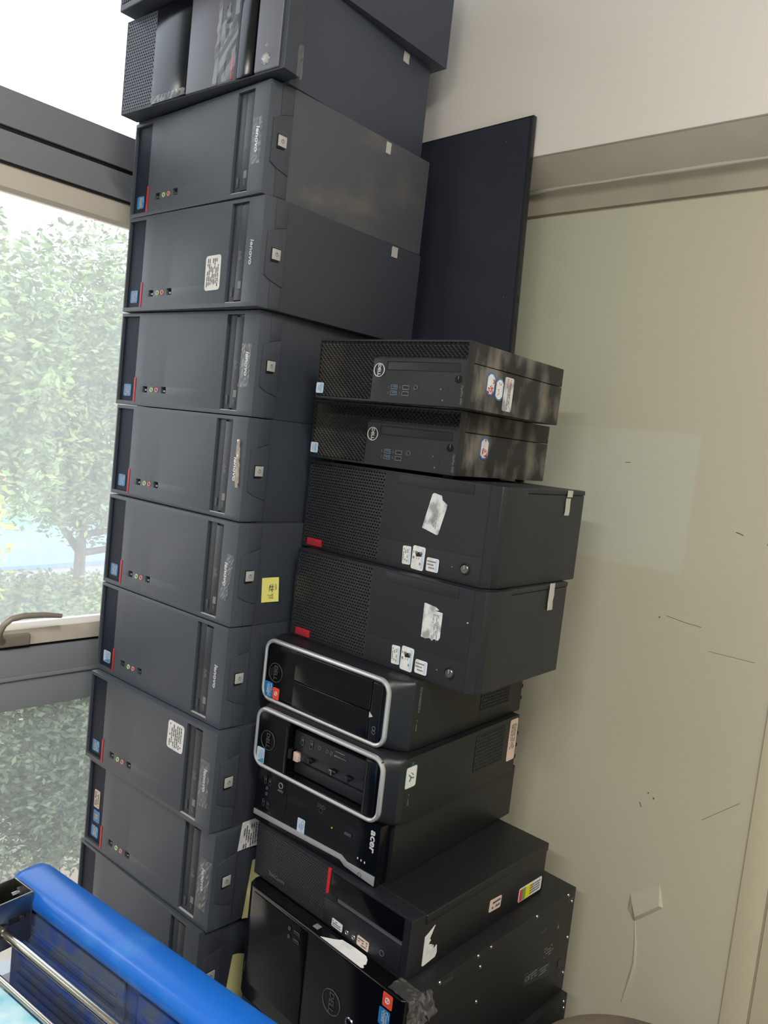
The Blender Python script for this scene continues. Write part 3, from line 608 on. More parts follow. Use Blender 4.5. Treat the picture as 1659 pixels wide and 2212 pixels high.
link('bezel', slab_mesh('bezel', slab(-.400, .0, 0, .174, 0, .040, [(-.392, -.25, .012, .162, .006)]), .0025, 3), 'pad', t1)
rbox('case', 'tcase', t1, -.398, .0, .0405, .454, 0, .1745, .0012)
for k in range(22): rbox('slat', 'pad', t1, -.390 + k * .0063, -.3868 + k * .0063, -.0002, .007, .012, .162, .0004)

# ---------------------------------------------------------------- slim dusty computers on the right stack
def make_slim():
    W, H, D = .2907, .0949, .292
    t = empty('slim_desktop', (0, 0, 0), 0, 'x', 'computer', 'slim dusty computers at the top of the right stack')
    mb = slab(-W, 0, 0, H, 0, .016, [(-W + .0025, -.173, .0035, H - .003, .004), (-.173, -.0020, .067, H - .003, .004), (-.1455, -.0115, .0490, .0620, .0012)]); link('bezel', slab_mesh('bezel', mb, .0008), 'blk', t)
    g = lattice([(-W + .0028, -.1733, .0040, H - .0034), (-.1733, -.0025, .0675, H - .0034)], .0080, .0070, .0010, .0038, .004).build('grille', 'dusty_mesh', t); g['kind'] = 'stuff'
    rbox('bay_cover', 'blk', t, -.1445, -.0122, .0004, .0015, .0498, .0613, .0004)
    q = MB().ring((-.160, -.0008, .0485), (0, -1, 0), .0100, .0008, 36, 6); put_text(q, 'DELL', (-.160, -.0004, .0485), FCW, .0078, .02, 0, 1, .0006); q.build('logo', 'logo', t)
    for x, mt_ in ((-.1272, 'usb_blue'), (-.1050, 'dark')):
        for z in (.0240, .0150): usb(t, x, z, -.0002, .0125, .0062, mt_)
    q = MB()
    for x in (-.1385, -.1165):
        for z in (.024, .015): q.tube([(x, -.0002, z + .002), (x, -.0002, z - .002)], .0003, 4)
    q.build('icons', 'print', t)
    jack(t, -.0870, .0245, 0, 'printd', .0040)
    for x, z in ((-.042, .0245), (-.037, .0085)): MB().cyl((x, .0004, z), (0, -1, 0), .0012, .0006, 10).build('indicator', 'print', t)
    pb = MB().cyl((-.0132, .001, .0395), (0, -1, 0), .0058, .0016, 24).build('power_button', 'gloss', t, smooth=True); MB().box(-.0136, -.0128, -.0008, -.0005, .0395, .0445).build('mark', 'print', pb)
    rbox('panel_seam', 'dark', t, -.0293, -.0289, -.0001, .0006, .003, .0485, 0)
    q = MB(); put_text(q, 'OptiPlex 3050', (-.0052, -.0002, .0178), FCW, .0050, 0, 0, .92); q.build('print', 'print', t)
    chip(t, 'pale', -.2820, .0165, -.0002, .016, .017)
    rbox('case', 'dusty', t, -W + .001, -.0003, .0165, D, .0003, .0640, .0008); rbox('lid', 'dusty', t, -W + .001, -.0001, .0165, D, .0650, H - .0002, .0015)
    q = rows_print(MB(), (.0002, .033, .047), SCW, .022, .003, 2, 3, .9, .0003); rows_print(q, (.0002, .030, .019), SCW, .014, .004, 2, 4, .9, .0003); q.build('print', 'print', t)
    rbox('lock_slot', 'dark', t, -.0006, .0002, .2865, .2895, .066, .071, 0)
    for x in (-W + .03, -.03):
        for y in (.03, D - .03): MB().cyl((x, y, .0006), (0, 0, -1), .008, .0058, 16).build('rubber_foot', 'dark', t)
    return t
s1 = make_slim(); s1.location = (-.6643, .8902, .0592 + ZC); s1.rotation_euler = (0, 0, math.radians(3.1)); s1['label'] = 'topmost slim dusty black computer of the right stack, three stickers on its side'
s2 = s1.copy(); COL.objects.link(s2); copy_parts(s1, s2); s2.location = (-.7001, .9371, -.0397 + ZC + .0001); s2.rotation_euler = (0, 0, math.radians(4.0)); s2.scale = (1.03, 1, 1.035); s2['label'] = 'second slim dusty black computer of the right stack, one sticker on its side'
for c in list(s1.children):
    if c.name.startswith('rubber_foot'): bpy.data.objects.remove(c)
def hexlabel(p, y, z, w_, h_, ink, seed):
    k_ = .28
    P_ = lambda s: [(-w_ / 2 * s + w_ * k_, h_ / 2 * s), (w_ / 2 * s - w_ * k_, h_ / 2 * s), (w_ / 2 * s, h_ / 2 * s - h_ * .14), (w_ / 2 * s, -h_ / 2 * s + h_ * .14), (w_ / 2 * s - w_ * k_, -h_ / 2 * s), (-w_ / 2 * s + w_ * k_, -h_ / 2 * s), (-w_ / 2 * s, -h_ / 2 * s + h_ * .14), (-w_ / 2 * s, h_ / 2 * s - h_ * .14)]
    s = MB().prism(P_(1), (.0001, y, z), *SD, .0005).build('hand_label', 'bluedge', p); MB().prism(P_(.86), (.0004, y, z), *SD, .0004).build('paper', 'white', s)
    q = MB(); R = random.Random(seed)
    for i in range(8 if ink == 'redink' else 4):
        a, b = R.uniform(-.3, .3) * w_, R.uniform(-.38, .38) * h_; q.tube([(.0010, y + a, z + b), (.0010, y + a + R.uniform(-.22, .22) * w_, z + b + R.uniform(-.14, .14) * h_), (.0010, y + a + R.uniform(-.25, .25) * w_, z + b + R.uniform(-.14, .14) * h_)], .0007 if ink == 'redink' else .0003, 4)
    q.build('handwriting', ink, s); return lab(s, 'white label with blue octagonal border and ' + ('red' if ink == 'redink' else 'thin dark') + ' handwriting')
hexlabel(s1, .065, .0415, .022, .033, 'redink', 4); hexlabel(s1, .0905, .0365, .022, .033, 'pen', 5); hexlabel(s2, .0755, .0445, .024, .033, 'redink', 9)
al = patch('asset_label', 'white_silver', s1, (.0001, .1175, .0320), SD, .027, .051, .0005); q = rows_print(MB(), (.0001, .119, .030), SCW, .040, .010, 4, 12, .9, .0008); q.build('print', 'printd', al); q = MB(); put_text(q, 'WARRANTY', (.0007, .1215, .046), SCW, .0036, .02); rows_print(q, (.0001, .1125, .048), SCW, .015, .006, 2, 13, .9, .0008); q.build('print', 'redink', al); lab(al, 'silver white warranty label')

# ---------------------------------------------------------------- the two black towers with hexagonal mesh fronts
def make_mesh_tower():
    W, H, D, YB = .378, .1516, .262, .073
    t = empty('mesh_front_tower', (0, 0, 0), 0, 'x', 'computer', 'black towers with mesh fronts lying in the right stack')
    MB_ = slab(-W, 0, 0, H, 0, .012, [(-W + .003, -.2005, .0035, H - .003, .005), (-.1975, -.003, .0435, .0440, .0006)]); link('bezel', slab_mesh('bezel', MB_, .0006), 'blk', t)
    # bezel side: chamfer then flat
    V = []; prof_ = [(0, .0), (.017, .018), (.0195, YB), (-W, YB), (-W, .0125), (0, .0125)]
    MB().prism([(0.0002, .0118), (.012, .0135), (.0175, .021), (.0197, YB), (-W, YB), (-W, .0118)], (0, 0, .0005), (1, 0, 0), (0, 1, 0), H - .001).build('bezel_side', 'blk', t, bevel=.001)
    MB().prism([(0.0002, .0005), (.0165, .0205), (.0002, .0125)], (0, 0, .0005), (1, 0, 0), (0, 1, 0), H - .001).build('chamfer', 'blk', t)
    g = perf(-W + .0035, -.2010, .0040, H - .0034, .0058, .0050, .0022, .0016, (0, .0008, 0), FR, .004).build('grille', 'meshp', t); g['kind'] = 'stuff'
    rbox('grille_back', 'dark', t, -W + .0035, -.2010, .0046, .0050, .0040, H - .0034, 0)
    rbox('bay_cover', 'blk', t, -.1715, -.0285, -.0008, .001, .1335, .1485, .0004)
    bg_ = rbox('badge', 'redbadge', t, -W + .014, -W + .049, -.0016, .001, .0035, .0160, .0006); q = MB(); put_text(q, 'Lenovo', (-W + .0315, -.0018, .0098), FR, .0088, .01); q.build('print', 'printd', bg_)
    pb = MB().ring((-.0290, -.0006, .0225), (0, -1, 0), .0086, .0010, 30).build('power_button', 'blk', t, smooth=True); MB().cyl((-.0290, .0005, .0225), (0, -1, 0), .0080, .0020, 30, .0062).build('cap', 'steel_dark', pb, smooth=True)
    MB().box(-.0293, -.0287, -.0021, -.0016, .0225, .0285).build('power_mark', 'printw', pb)
    rbox('case', 'twcase', t, -W + .002, .0180, YB + .0006, D, .0003, H - .0090, .0015, 2); rbox('lid', 'twcase', t, -W + .002, .0190, YB + .0006, D + .001, H - .0088, H - .0003, .003, 3)
    MB().cyl((-.052, .0004, .0220), (0, -1, 0), .0012, .0006, 10).build('indicator', 'print', t)
    return t
mt1 = make_mesh_tower(); mt1.location = (-.6339, .9394, -.1967 + ZC); mt1.rotation_euler = (0, 0, math.radians(1.43)); mt1['label'] = 'black mesh-fronted lying tower directly under the two slim dusty computers'
mt2 = mt1.copy(); COL.objects.link(mt2); copy_parts(mt1, mt2); mt2.location = (-.6231, .9158, -.3485 + ZC); mt2.rotation_euler = (0, 0, math.radians(2.22)); mt2.scale = (.966, .968, 1.0); mt2['label'] = 'black mesh-fronted lying tower, lower of the pair, above the silver-rimmed computers'
def torn(name, m_, p, pts, y, th=.0005): return MB().prism(pts, (0, y, 0), *FR, th).build(name, m_, p)
a_ = torn('torn_label', 'white_silver', mt1, [(-.103, .1255), (-.0995, .1275), (-.085, .125), (-.083, .1185), (-.0730, .1125), (-.0735, .108), (-.0840, .0655), (-.087, .0645), (-.1155, .0715), (-.1150, .075)], -.0003); rows_print(q := MB(), (-.094, -.0003, .085), FCW, .022, .010, 3, 40, .7, .0007); q.build('print', 'print', a_); lab(a_, 'slanted white label, half peeled grey')
a_ = torn('torn_label', 'white_silver', mt2, [(-.089, .1155), (-.0860, .1160), (-.066, .1135), (-.060, .1100), (-.068, .1080), (-.053, .1075), (-.0530, .070), (-.0560, .0650), (-.063, .066), (-.067, .0625), (-.0720, .0655), (-.080, .063), (-.0885, .064)], -.0003); rows_print(q := MB(), (-.064, -.0003, .083), FCW, .040, .012, 4, 41, .7, .0007); q.build('print', 'print', a_); lab(a_, 'torn white asset label')
rbox('paint_speck', 'printw', mt2, -.0080, -.0055, -.0006, .0002, .1025, .1040, 0)
for p, dx in ((mt1, 0), (mt2, .006)):
    k_ = 0
    for (x, z, w_, h_, an) in ((-.140 + dx, .0240, .0165, .0290, .05), (-.1165 + dx, .0235, .0245, .0370, -.03), (-.0875 + dx, .0180, .0235, .0210, 0)):
        s = patch('paper_sticker', 'white', p, (x, -.0003 - k_ * .0003, z), FR, w_, h_, .0004, an); q = rows_print(MB(), (x - .002, -.0003 - k_ * .0003, z), FCW if k_ == 0 else FR, (h_ if k_ == 0 else w_) * .7, (w_ if k_ == 0 else h_) * .7, 3, 50 + k_, .7, .0007); q.build('print', 'print', s)
        q = MB().prism([(w_ * .22, -h_ * .42), (w_ * .42, -h_ * .42), (w_ * .42, h_ * .42), (w_ * .22, h_ * .42)], (x, -.0004 - k_ * .0003, z), *FR, .0004); q.build('blue_edge', 'palelab', s); k_ += 1
        lab(s, 'small white and blue paper sticker')
        if k_ == 2: MB().prism([(-.004, 0), (.007, .001), (.008, .007), (-.002, .0075), (-.006, .005)], (x, -.0009, z + .002), *FR, .0002).build('black_blot', 'dark', s)
lab(wavy('tape_tag', 'tapew', mt1, (.0196, .206, .1455), SD, .018, .011, .0001, 3, 3, 60), 'silver white tape on the lid'); lab(wavy('tape_tag', 'tapew', mt1, (.0186, .204, .1240), SD, .0165, .028, .0002, 3, 4, 61), 'silver white tape below the lid'); lab(wavy('tape_tag', 'tapew', mt2, (.0200, .202, .131), SD, .018, .044, .0005, 3, 7, 62), 'creased silver tape')

# ---------------------------------------------------------------- two silver-rimmed small computers
def rrect(x0, x1, z0, z1, r, n=7):
    P_ = []
    for (cx, cz, a0) in ((x1 - r, z1 - r, 0), (x0 + r, z1 - r, 90), (x0 + r, z0 + r, 180), (x1 - r, z0 + r, 270)):
        for k in range(n): a = math.radians(a0 + 90 * k / (n - 1)); P_.append((cx + r * math.cos(a), cz + r * math.sin(a)))
    return P_
def loft(mb, loops, cap0=True, cap1=True):
    n = len(loops[0]); V = [p for l in loops for p in l]; F = [(k * n + i, k * n + (i + 1) % n, (k + 1) * n + (i + 1) % n, (k + 1) * n + i) for k in range(len(loops) - 1) for i in range(n)]
    if cap0: F.append(tuple(range(n))[::-1])
    if cap1: F.append(tuple(range((len(loops) - 1) * n, len(loops) * n)))
    return mb.add(V, F)
def make_rim(label, H, W, CX, D, openbay):
    t = empty('silver_rimmed_desktop', (0, 0, 0), 0, label, 'computer', 'small black computers with silver rims')
    L = lambda x0, x1, z0, z1, r, y: [(p[0], y, p[1]) for p in rrect(x0, x1, z0, z1, r)]
    rim = []; lp = L(-W, 0, 0, H, .021, .004); c_ = MB()
    path = [(p[0], .003, p[1]) for p in rrect(-W + .0038, -.0038, .0040, H - .0040, .0185, 9)]
    n = len(path); V = []
    for i, p in enumerate(path):
        a, b = Vector(path[i - 1]), Vector(path[(i + 1) % n]); tn = (b - a).normalized(); nrm = Vector((tn.z, 0, -tn.x)); p = Vector(p)
        for j in range(8): th = 2 * math.pi * j / 8; V.append(p + nrm * .0040 * math.cos(th) + Vector((0, 1, 0)) * .0046 * math.sin(th))
    c_.add(V, [(i * 8 + j, i * 8 + (j + 1) % 8, ((i + 1) % n) * 8 + (j + 1) % 8, ((i + 1) % n) * 8 + j) for i in range(n) for j in range(8)]); c_.build('silver_rim', 'frame', t, smooth=True)
    loft(MB(), [L(-W + .001, -.001, .001, H - .001, .020, .0045), L(-W, .004, .0005, H - .0005, .019, .010), L(-W, .016, 0, H, .012, .018), L(-W, CX, 0, H, .006, .030)], not openbay, False).build('shroud', 'blk', t, smooth=True)
    if not openbay:
        f = MB(); loft(f, [L(-W + .006, -.006, .006, H - .006, .0145, .003), L(-W + .008, -.008, .008, H - .008, .013, .0005), L(-W + .014, -.014, .014, H - .014, .010, -.0005)], False, True); f.f = [q[::-1] for q in f.f]; f.build('face', 'gloss', t, smooth=True)
        rbox('bay_door', 'gloss', t, -.200, -.0335, -.0025, .001, .0535, .1005, .002, 3); rbox('bay_door', 'gloss', t, -.200, -.0335, -.0025, .001, .0085, .0525, .002, 3)
        rbox('control_strip', 'gloss_navy', t, -.0322, -.0120, -.0022, .001, .010, .0990, .002, 3)
        MB().prism([(0, -.006), (.007, -.003), (0, .003)], (-.0325, -.0027, .050), *FR, .0006).build('door_catch', 'silver', t)
        lab(chip(t, 'core', -.2580, .0215, -.0006, .019, .026), 'blue processor sticker'); lab(chip(t, 'red', -.2395, .0185, -.0006, .0155, .020), 'red round-mark sticker')
        for z in (.020, .026): MB().ring((-.0215, -.0024, z + .004), (0, -1, 0), .0030, .0003, 14, 4).build('mark', 'print', t)
    else:
        link('face', slab_mesh('face', slab(-W + .0060, -.0060, .0062, H - .0062, .0008, .034, [(-.199, -.0365, .009, H - .0085, .028)]), .002, 3), 'gloss', t)
        rbox('inner_ledge', 'blk', t, -.196, -.0375, .011, .030, .050, .083, .002); rbox('inner_ledge', 'blk', t, -.196, -.0375, .016, .030, .011, .030, .002); rbox('drive_cage', 'tray', t, -.196, -.0375, .019, .030, .031, .049, .001)
        for x in (-.177, -.157): usb(t, x, .0700, .0105, .006, .014, 'metalpin')
        for x in (-.140, -.123, -.114): jack(t, x, .0705, .0110, 'printd', .0030)
        rbox('card_slot', 'metalpin', t, -.107, -.081, .0095, .0112, .0695, .0715, .0003); q = rows_print(MB(), (-.096, .0108, .0775), FR, .02, .003, 1, 4, .9, .0004); q.build('print', 'print', t)
        for (x, z, s_) in ((-.110, .043, .007), (-.077, .044, .006), (-.160, .043, .006)):
            q = MB().box(x - s_, x + s_, .012, .018, z - .001, z + .0016).box(x - .0015, x + .0015, .010, .018, z - .006, z + .003); q.build('latch', 'metalpin' if s_ > .0065 else 'blk', t, bevel=.0004)
        lab(rbox('brass_clip', 'pink', t, -.1965, -.186, .012, .024, .030, .045, .001), 'pale clip inside the open bay')
        lab(rbox('control_strip', 'gloss_navy', t, -.0335, -.0120, -.0016, .003, .0095, H - .010, .003, 3), 'curved glossy control strip'); lab(chip(t, 'pent', -.2600, .0205, .0004, .018, .026), 'white and blue processor sticker')
        rbox('bay_post', 'gloss', t, -.2035, -.1975, -.002, .004, .010, .088, .001)
    q = MB().ring((-.245, -.0008, H * .49), (0, -1, 0), .0160, .0006, 44, 4); put_text(q, 'DELL', (-.245, -.0008, H * .49), FCW, .0115, .01, 0, 1, .0003); q.build('logo', 'printd', t)
    rbox('case', 'blkcase', t, -W + .001, CX, .0300, D, .0008, H - .0004, .0012)
    q = rows_print(MB(), (CX, .044, H * .73), SCW, .040, .006, 2, 70, .9, .0003); rows_print(q, (CX, .042, H * .36), SCW, .018, .004, 1, 71, .9, .0003); q.build('print', 'print', t)
    z1 = .094 if openbay else .061; z0 = .031 if openbay else .026; g = perf(.219, .312, z0, z1, .0062, .0060, .0023, .0021, (CX + .0006, 0, 0), SD, .0008).build('vent', 'blkcase', t); g['kind'] = 'stuff'
    rbox('vent_back', 'dark', t, CX - .0003, CX + .0001, .219, .312, z0, z1, 0)
    for k in range(3): rbox('rear_lug', 'dark', t, CX - .006, CX - .001, D, D + .006, .02 + .022 * k, .026 + .022 * k, .0005)
    return t
r5 = make_rim('black computer with silver rim and closed glossy doors, upper of the pair', .1087, .2774, .024, .357, False); r5.location = (-.7156, .8634, -.4573 + ZC); r5.rotation_euler = (0, 0, math.radians(2.13))
r6 = make_rim('black silver-rimmed computer with open drive bay and green-marked label on its side', .1033, .2784, .0183, .360, True); r6.location = (-.6947, .8450, -.5606 + ZC); r6.rotation_euler = (0, 0, math.radians(2.69))
s = patch('logo_label', 'greenp', r6, (.0184, .0425, .073), SD, .0275, .034, .0004); patch('paper', 'white', s, (.0186, .0425, .073), SD, .0255, .0320, .0004)
q = MB().tube([(.0194, .036, .078), (.0194, .0415, .073), (.0194, .049, .071)], .0009, 4); q.tube([(.0194, .0415, .073), (.0194, .0385, .067)], .0009, 4); q.tube([(.0194, .042, .080), (.0194, .047, .076)], .0006, 4); q.build('mark', 'greenp', s); lab(s, 'white label with a green mark')
s = patch('seal_label', 'pink', r6, (.0184, .343, .060), SD, .0270, .076, .0005); q = rows_print(MB(), (.0186, .343, .066), SCW, .046, .018, 4, 75, .85, .0006); q.build('print', 'printd', s); lab(s, 'pink and white seal label')

# ---------------------------------------------------------------- navy black computer with a stepped silver strip
ac = empty('strip_front_desktop', (-.6963, .8493, -.6547 + ZC), math.radians(2.46), 'black computer with stepped silver strip and white lettering, under the silver-rimmed pair', 'computer')
W7, H7, D7 = .2673, .0938, .3789
link('bezel', slab_mesh('bezel', slab(-W7, .004, 0, H7, 0, .026, [(-.1930, -.0405, .0440, .0700, .0006), (-.194, -.1935, .03, .09, .0006)]), .0012), 'gloss_navy', ac)
rbox('case', 'blkcase', ac, -W7 + .002, .0105, .0264, D7, .0004, H7 - .0004, .0015)
MB().prism([(-.266, .018), (-.0640, .0230), (-.0520, .0172), (.003, .0175), (.003, .0030), (-.0560, .0085), (-.0670, .0145), (-.266, .0090)], (0, -.0002, 0), *FR, .0014).build('silver_strip', 'stripgrey', ac, bevel=.0004)
q = MB(); put_text(q, 'acer', (-.0075, -.0002, .0680), FCW, .0165, .012, .1, 1.15, .0008); q.build('logo', 'printw', ac)
lab(chip(ac, 'pale', -.155, .0310, -.0002, .0165, .024), 'pale blue processor sticker')
s = patch('sticker', 'gloss', ac, (-.2085, -.0002, .0740), FR, .021, .024, .0005); q = MB(); put_text(q, 'AMD', (-.2085, -.0008, .0690), FR, .0060, .01); q.ring((-.2085, -.0008, .0780), (0, -1, 0), .0045, .0009, 14, 4); q.build('print', 'print', s); lab(s, 'black processor sticker')
for z in (.0745, .0355):
    for dx in (-.005, .006): usb(ac, -.2405 + dx, z, -.0002, .0055, .012, 'metalpin')
for z in (.062, .052): jack(ac, -.2405, z, 0, 'printd', .0026)
q = MB(); put_text(q, 'DVD', (-.116, -.0003, .0790), FR, .0085, .01); q.ring((-.116, -.0003, .0725), (0, -1, 0), .004, .0003, 16, 4); q.build('print', 'printd', ac)
rbox('eject_button', 'pad', ac, -.064, -.050, -.0008, .001, .0560, .0600, .0006); MB().cyl((-.090, .0002, .0550), (0, -1, 0), .0014, .0008, 12).build('indicator', 'gold', ac)
q = MB()
for k, x in enumerate((-.0330, -.0260, -.0190)): q.box(x - .0010, x + .0010, -.0004, .0001, .0295 - k * .0005, .0325 - k * .0005)
q.build('indicator_icons', 'printw', ac)
MB().ring((-.0250, -.0019, .0090), (0, -1, 0), .0032, .0005, 18, 4).build('power_mark', 'printd', ac)

# ---------------------------------------------------------------- flat black computer with a red stripe
W8, H8, D8 = .3397, .0884, .361
tc_ = empty('flat_desktop', (-.6058, .8344, -.7431 + ZC), math.radians(-.29), 'flat black computer with red front stripe and torn white label on its side', 'computer')
link('bezel', slab_mesh('bezel', slab(-W8, 0, 0, H8, 0, .028, [(-W8 + .002, -.1690, .003, H8 - .003, .003), (-.146, -.0125, .0420, .0505, .004)], .004), .0012), 'blk', tc_)
g = perf(-W8 + .0025, -.1695, .0035, H8 - .0035, .0042, .0036, .0014, .0010, (0, .0004, 0), FR, .002).build('grille', 'meshp', tc_); g['kind'] = 'stuff'
rbox('grille_back', 'dark', tc_, -W8 + .0025, -.1695, .0026, .0030, .0035, H8 - .0035, 0)
MB().prism([(-.1675, .0480), (-.1625, .0500), (-.1615, H8 + .0006), (-.1675, H8 + .0002)], (0, .001, 0), *FR, .0025).build('red_stripe', 'red', tc_)
rbox('glossy_panel', 'gloss', tc_, -.1580, -.0125, -.0012, .0004, .0515, H8 - .003, .0006); rbox('lower_panel', 'blk', tc_, -.1680, -.0125, -.0010, .0004, .0035, .0410, .0006)
lab(rbox('drive_slot', 'slotgrey', tc_, -.1445, -.0140, .0015, .0035, .0430, .0495, .0005), 'long grey drive slot')
q = MB()
for k in range(26): q.box(-.0112, -.0018, -.0012, .0003, .004 + k * .0031, .0057 + k * .0031)
q.build('side_ribs', 'blk', tc_)
q = MB(); put_text(q, 'ThinkCentre', (-.2830, -.0004, .0165), FR, .0095, .005, 0, .82); q.build('logo', 'print', tc_)
for (x, z, w_, h_, sd, mt_) in ((-.1375, .0110, .0225, .0125, 80, 'white'), (-.0830, .0110, .0235, .0150, 81, 'pink')): lab(small_label(tc_, 'paper_label', x, z, -.0010, w_, h_, 3, sd, FR, -.04, mt_), 'small stamped paper label')
for x in (-.1165, -.1025): jack(tc_, x, .0100, -.0010, 'metalpin', .0034)
MB().ring((-.046, -.0012, .016), (0, -1, 0), .0040, .0003, 18, 4).build('power_mark', 'print', tc_)
rbox('case', 'blkcase', tc_, -W8 + .002, .0035, .0284, D8, .0004, H8 - .0150, .001); rbox('lid', 'blkcase', tc_, -W8 + .0005, .0055, .0282, D8 + .001, H8 - .0150, H8 - .0003, .0025, 3)
tl = [(0, .054), (.006, .0560), (.0220, .0640), (.0150, .0520), (.0120, .0470), (.0150, .0440), (.0105, .0390), (.0200, .0350), (.0150, .0300), (.0230, .0330), (.0240, .0260), (.0310, .0300), (.0330, .0180), (.0300, .0120), (.0030, .0090), (0, .0105)]
lab(MB().prism([(a + .030, b) for a, b in tl], (.0036, 0, 0), *SD, .0006).build('torn_label', 'white', tc_), 'torn white paper')
lab(small_label(tc_, 'seal_label', .0035, .0345, .2105, .033, .020, 2, 84, SD, -.06, 'pink'), 'small pink seal')
s = patch('certificate', 'white', tc_, (.0035, .3185, .0190), SD, .072, .024, .0005, -.02)
for (a, b, mt_) in ((-.0345, -.026, 'magenta'), (-.026, -.016, 'leafp'), (-.016, .004, 'lime')): MB().prism([(a, -.0105), (b, -.0105), (b, .0105), (a, .0105)], (.0039, .3185, .0190), *SD, .0004).build('colour_band', mt_, s)
q = rows_print(MB(), (.0042, .333, .019), SD, .034, .018, 4, 86, .9, .0003); q.build('print', 'printd', s); lab(s, 'white certificate with yellow, green and red end')

# ---------------------------------------------------------------- big glossy black tower
W9, H9, D9 = .3488, .1928, .4563
dt = empty('glossy_tower', (-.5859, .8019, -.9359 + ZC), math.radians(-1.46), 'big glossy black tower low in the right stack, crumpled clear tape on its corner', 'computer')
pr_ = [(0, 0), (.0065, .004), (.0081, .0315), (-W9, .0315), (-W9, .020), (-W9 + .006, .006), (-W9 + .02, 0)]
MB().prism(pr_, (0, 0, 0), (1, 0, 0), (0, 1, 0), H9 - .0015).build('bezel', 'gloss', dt, bevel=.004, seg=3)
lab(rbox('port_panel', 'gloss', dt, -W9 + .024, -.190, -.0012, .002, .030, .186, .001, 2), 'raised glossy port panel')
rbox('front_seam', 'dark', dt, -.1885, -.1878, -.0004, .001, .012, .188, 0)
q = MB().ring((-.126, -.0006, .112), (0, -1, 0), .0185, .0009, 44, 5); put_text(q, 'DELL', (-.126, -.0006, .112), FCW, .014, .012, 0, 1, .0004); q.build('logo', 'printd', dt)
pb = MB().ring((-.0862, -.0010, .1040), (0, -1, 0), .0070, .0014, 26).build('power_button', 'chrome', dt, smooth=True); MB().cyl((-.0862, 0, .1040), (0, -1, 0), .0062, .0015, 24, .0045).build('cap', 'gloss', pb, smooth=True)
lab(chip(dt, 'red', -.0215, .1775, -.0002, .0180, .0205), 'red round-mark sticker'); lab(chip(dt, 'core', -.0245, .1510, -.0002, .0200, .0250), 'blue processor sticker')
for z in (.174, .161): usb(dt, -.2115, z, -.0026, .013, .0045, 'metalpin'); jack(dt, -.2290, z - .001, -.0026, 'printd', .0028)
rbox('case', 'blkcase', dt, -W9 + .002, .0075, .0320, D9, .0004, H9 - .0003, .0012)
def screw(p, x, y, z): 
    a = MB().cyl((x, y, z), (1, 0, 0), .0030, .0012, 14, .0024).build('screw', 'chrome', p, smooth=True); return a
for y, z in ((.076, .186), (.177, .109), (.176, .166), (.167, .187), (.200, .1875), (.329, .187), (.430, .187), (.446, .170), (.448, .102), (.449, .035)): screw(dt, .0075, y, z)
for y, z in ((.095, .181), (.438, .176), (.437, .040)): rbox('slot', 'tray', dt, .0070, .0078, y - .012, y + .012, z - .003, z + .003, .0005)
s = MB().prism([(.312, .078), (.395, .060), (.395, .084), (.312, .100)], (.0075, 0, -.006), *SD, .0003).build('rating_label', 'tray', dt); q = rows_print(MB(), (.0077, .342, .079), SD, .022, .014, 3, 90, .9, .0003)
put_text(q, 'CE', (.0080, .324, .080), SD, .012, .01); rows_print(q, (.0077, .375, .073), SD, .026, .014, 3, 91, .9, .0003); q.build('print', 'print', s)
q = rows_print(MB(), (.0076, .385, .104), SD, .030, .020, 4, 92, .7, .0003); q.build('print', 'print', dt); rows_print(MB(), (.0076, .36, .150), SD, .018, .002, 1, 93, .9, .0003).build('print', 'print', dt); MB().prism([(.405, .135), (.411, .135), (.408, .143)], (.0076, 0, 0), *SD, .0002).build('warning_mark', 'print', dt)
small_label(dt, 'serial_label', .0076, .060, .430, .010, .016, 3, 94, SD, 0, 'tray')
lab(MB().prism([(-.1660, .0030), (-.0790, .0030), (-.0765, .006), (-.0810, .0100), (-.0795, .0140), (-.0850, .022), (-.092, .0265), (-.1150, .0265), (-.1400, .0240), (-.1430, .0200), (-.150, .014)], (0, 0, H9 - .0016), *TP, .0006).build('white_paper_strip', 'white', dt), 'white paper strip torn at its end')
rbox('grey_tag', 'print', dt, -.192, -.181, .010, .020, H9 - .0016, H9 - .0008, .0002)
lab(wavy('clear_tape', 'tape', dt, (.0088, .024, .150), SD, .036, .085, .004, 7, 16, 95, .1), 'crumpled clear tape around the corner'); lab(wavy('clear_tape', 'tape', dt, (-.006, .018, H9 - .0008), TP, .044, .030, .0012, 8, 6, 96), 'crumpled clear tape over the top corner')
lab(wavy('clear_tape', 'tape', dt, (.0090, .050, .168), SD, .020, .05, .004, 4, 8, 97, .5), 'loose flap of clear tape')

# ---------------------------------------------------------------- towers under the right stack, mostly out of the picture
lt = empty('black_tower', (-.575, .812, -1.1109 + ZC), math.radians(-1.0), 'black tower lying under the big glossy tower, bright screws at its rear edge', 'computer', 'black towers at the foot of the right stack')
link('bezel', slab_mesh('bezel', slab(-.350, 0, 0, .1745, 0, .035, [(-.340, -.2, .02, .15, .003)]), .003, 3), 'blk', lt); rbox('case', 'blkcase', lt, -.348, .0120, .0355, .4450, 0, .1745, .0012)
for y, z in ((.433, .164), (.437, .150), (.30, .166)): screw(lt, .0120, y, z)
l2 = lt.copy(); COL.objects.link(l2); copy_parts(lt, l2); l2.location = (-.58, .81, -1.2859 + ZC); l2['label'] = 'black tower hidden under the other black tower of the right stack'
l3 = lt.copy(); COL.objects.link(l3); copy_parts(lt, l3); l3.location = (-.585, .812, 0); l3.scale = (1, 1, .0979 / .1750); l3['label'] = 'flat black tower standing on the floor at the foot of the right stack'

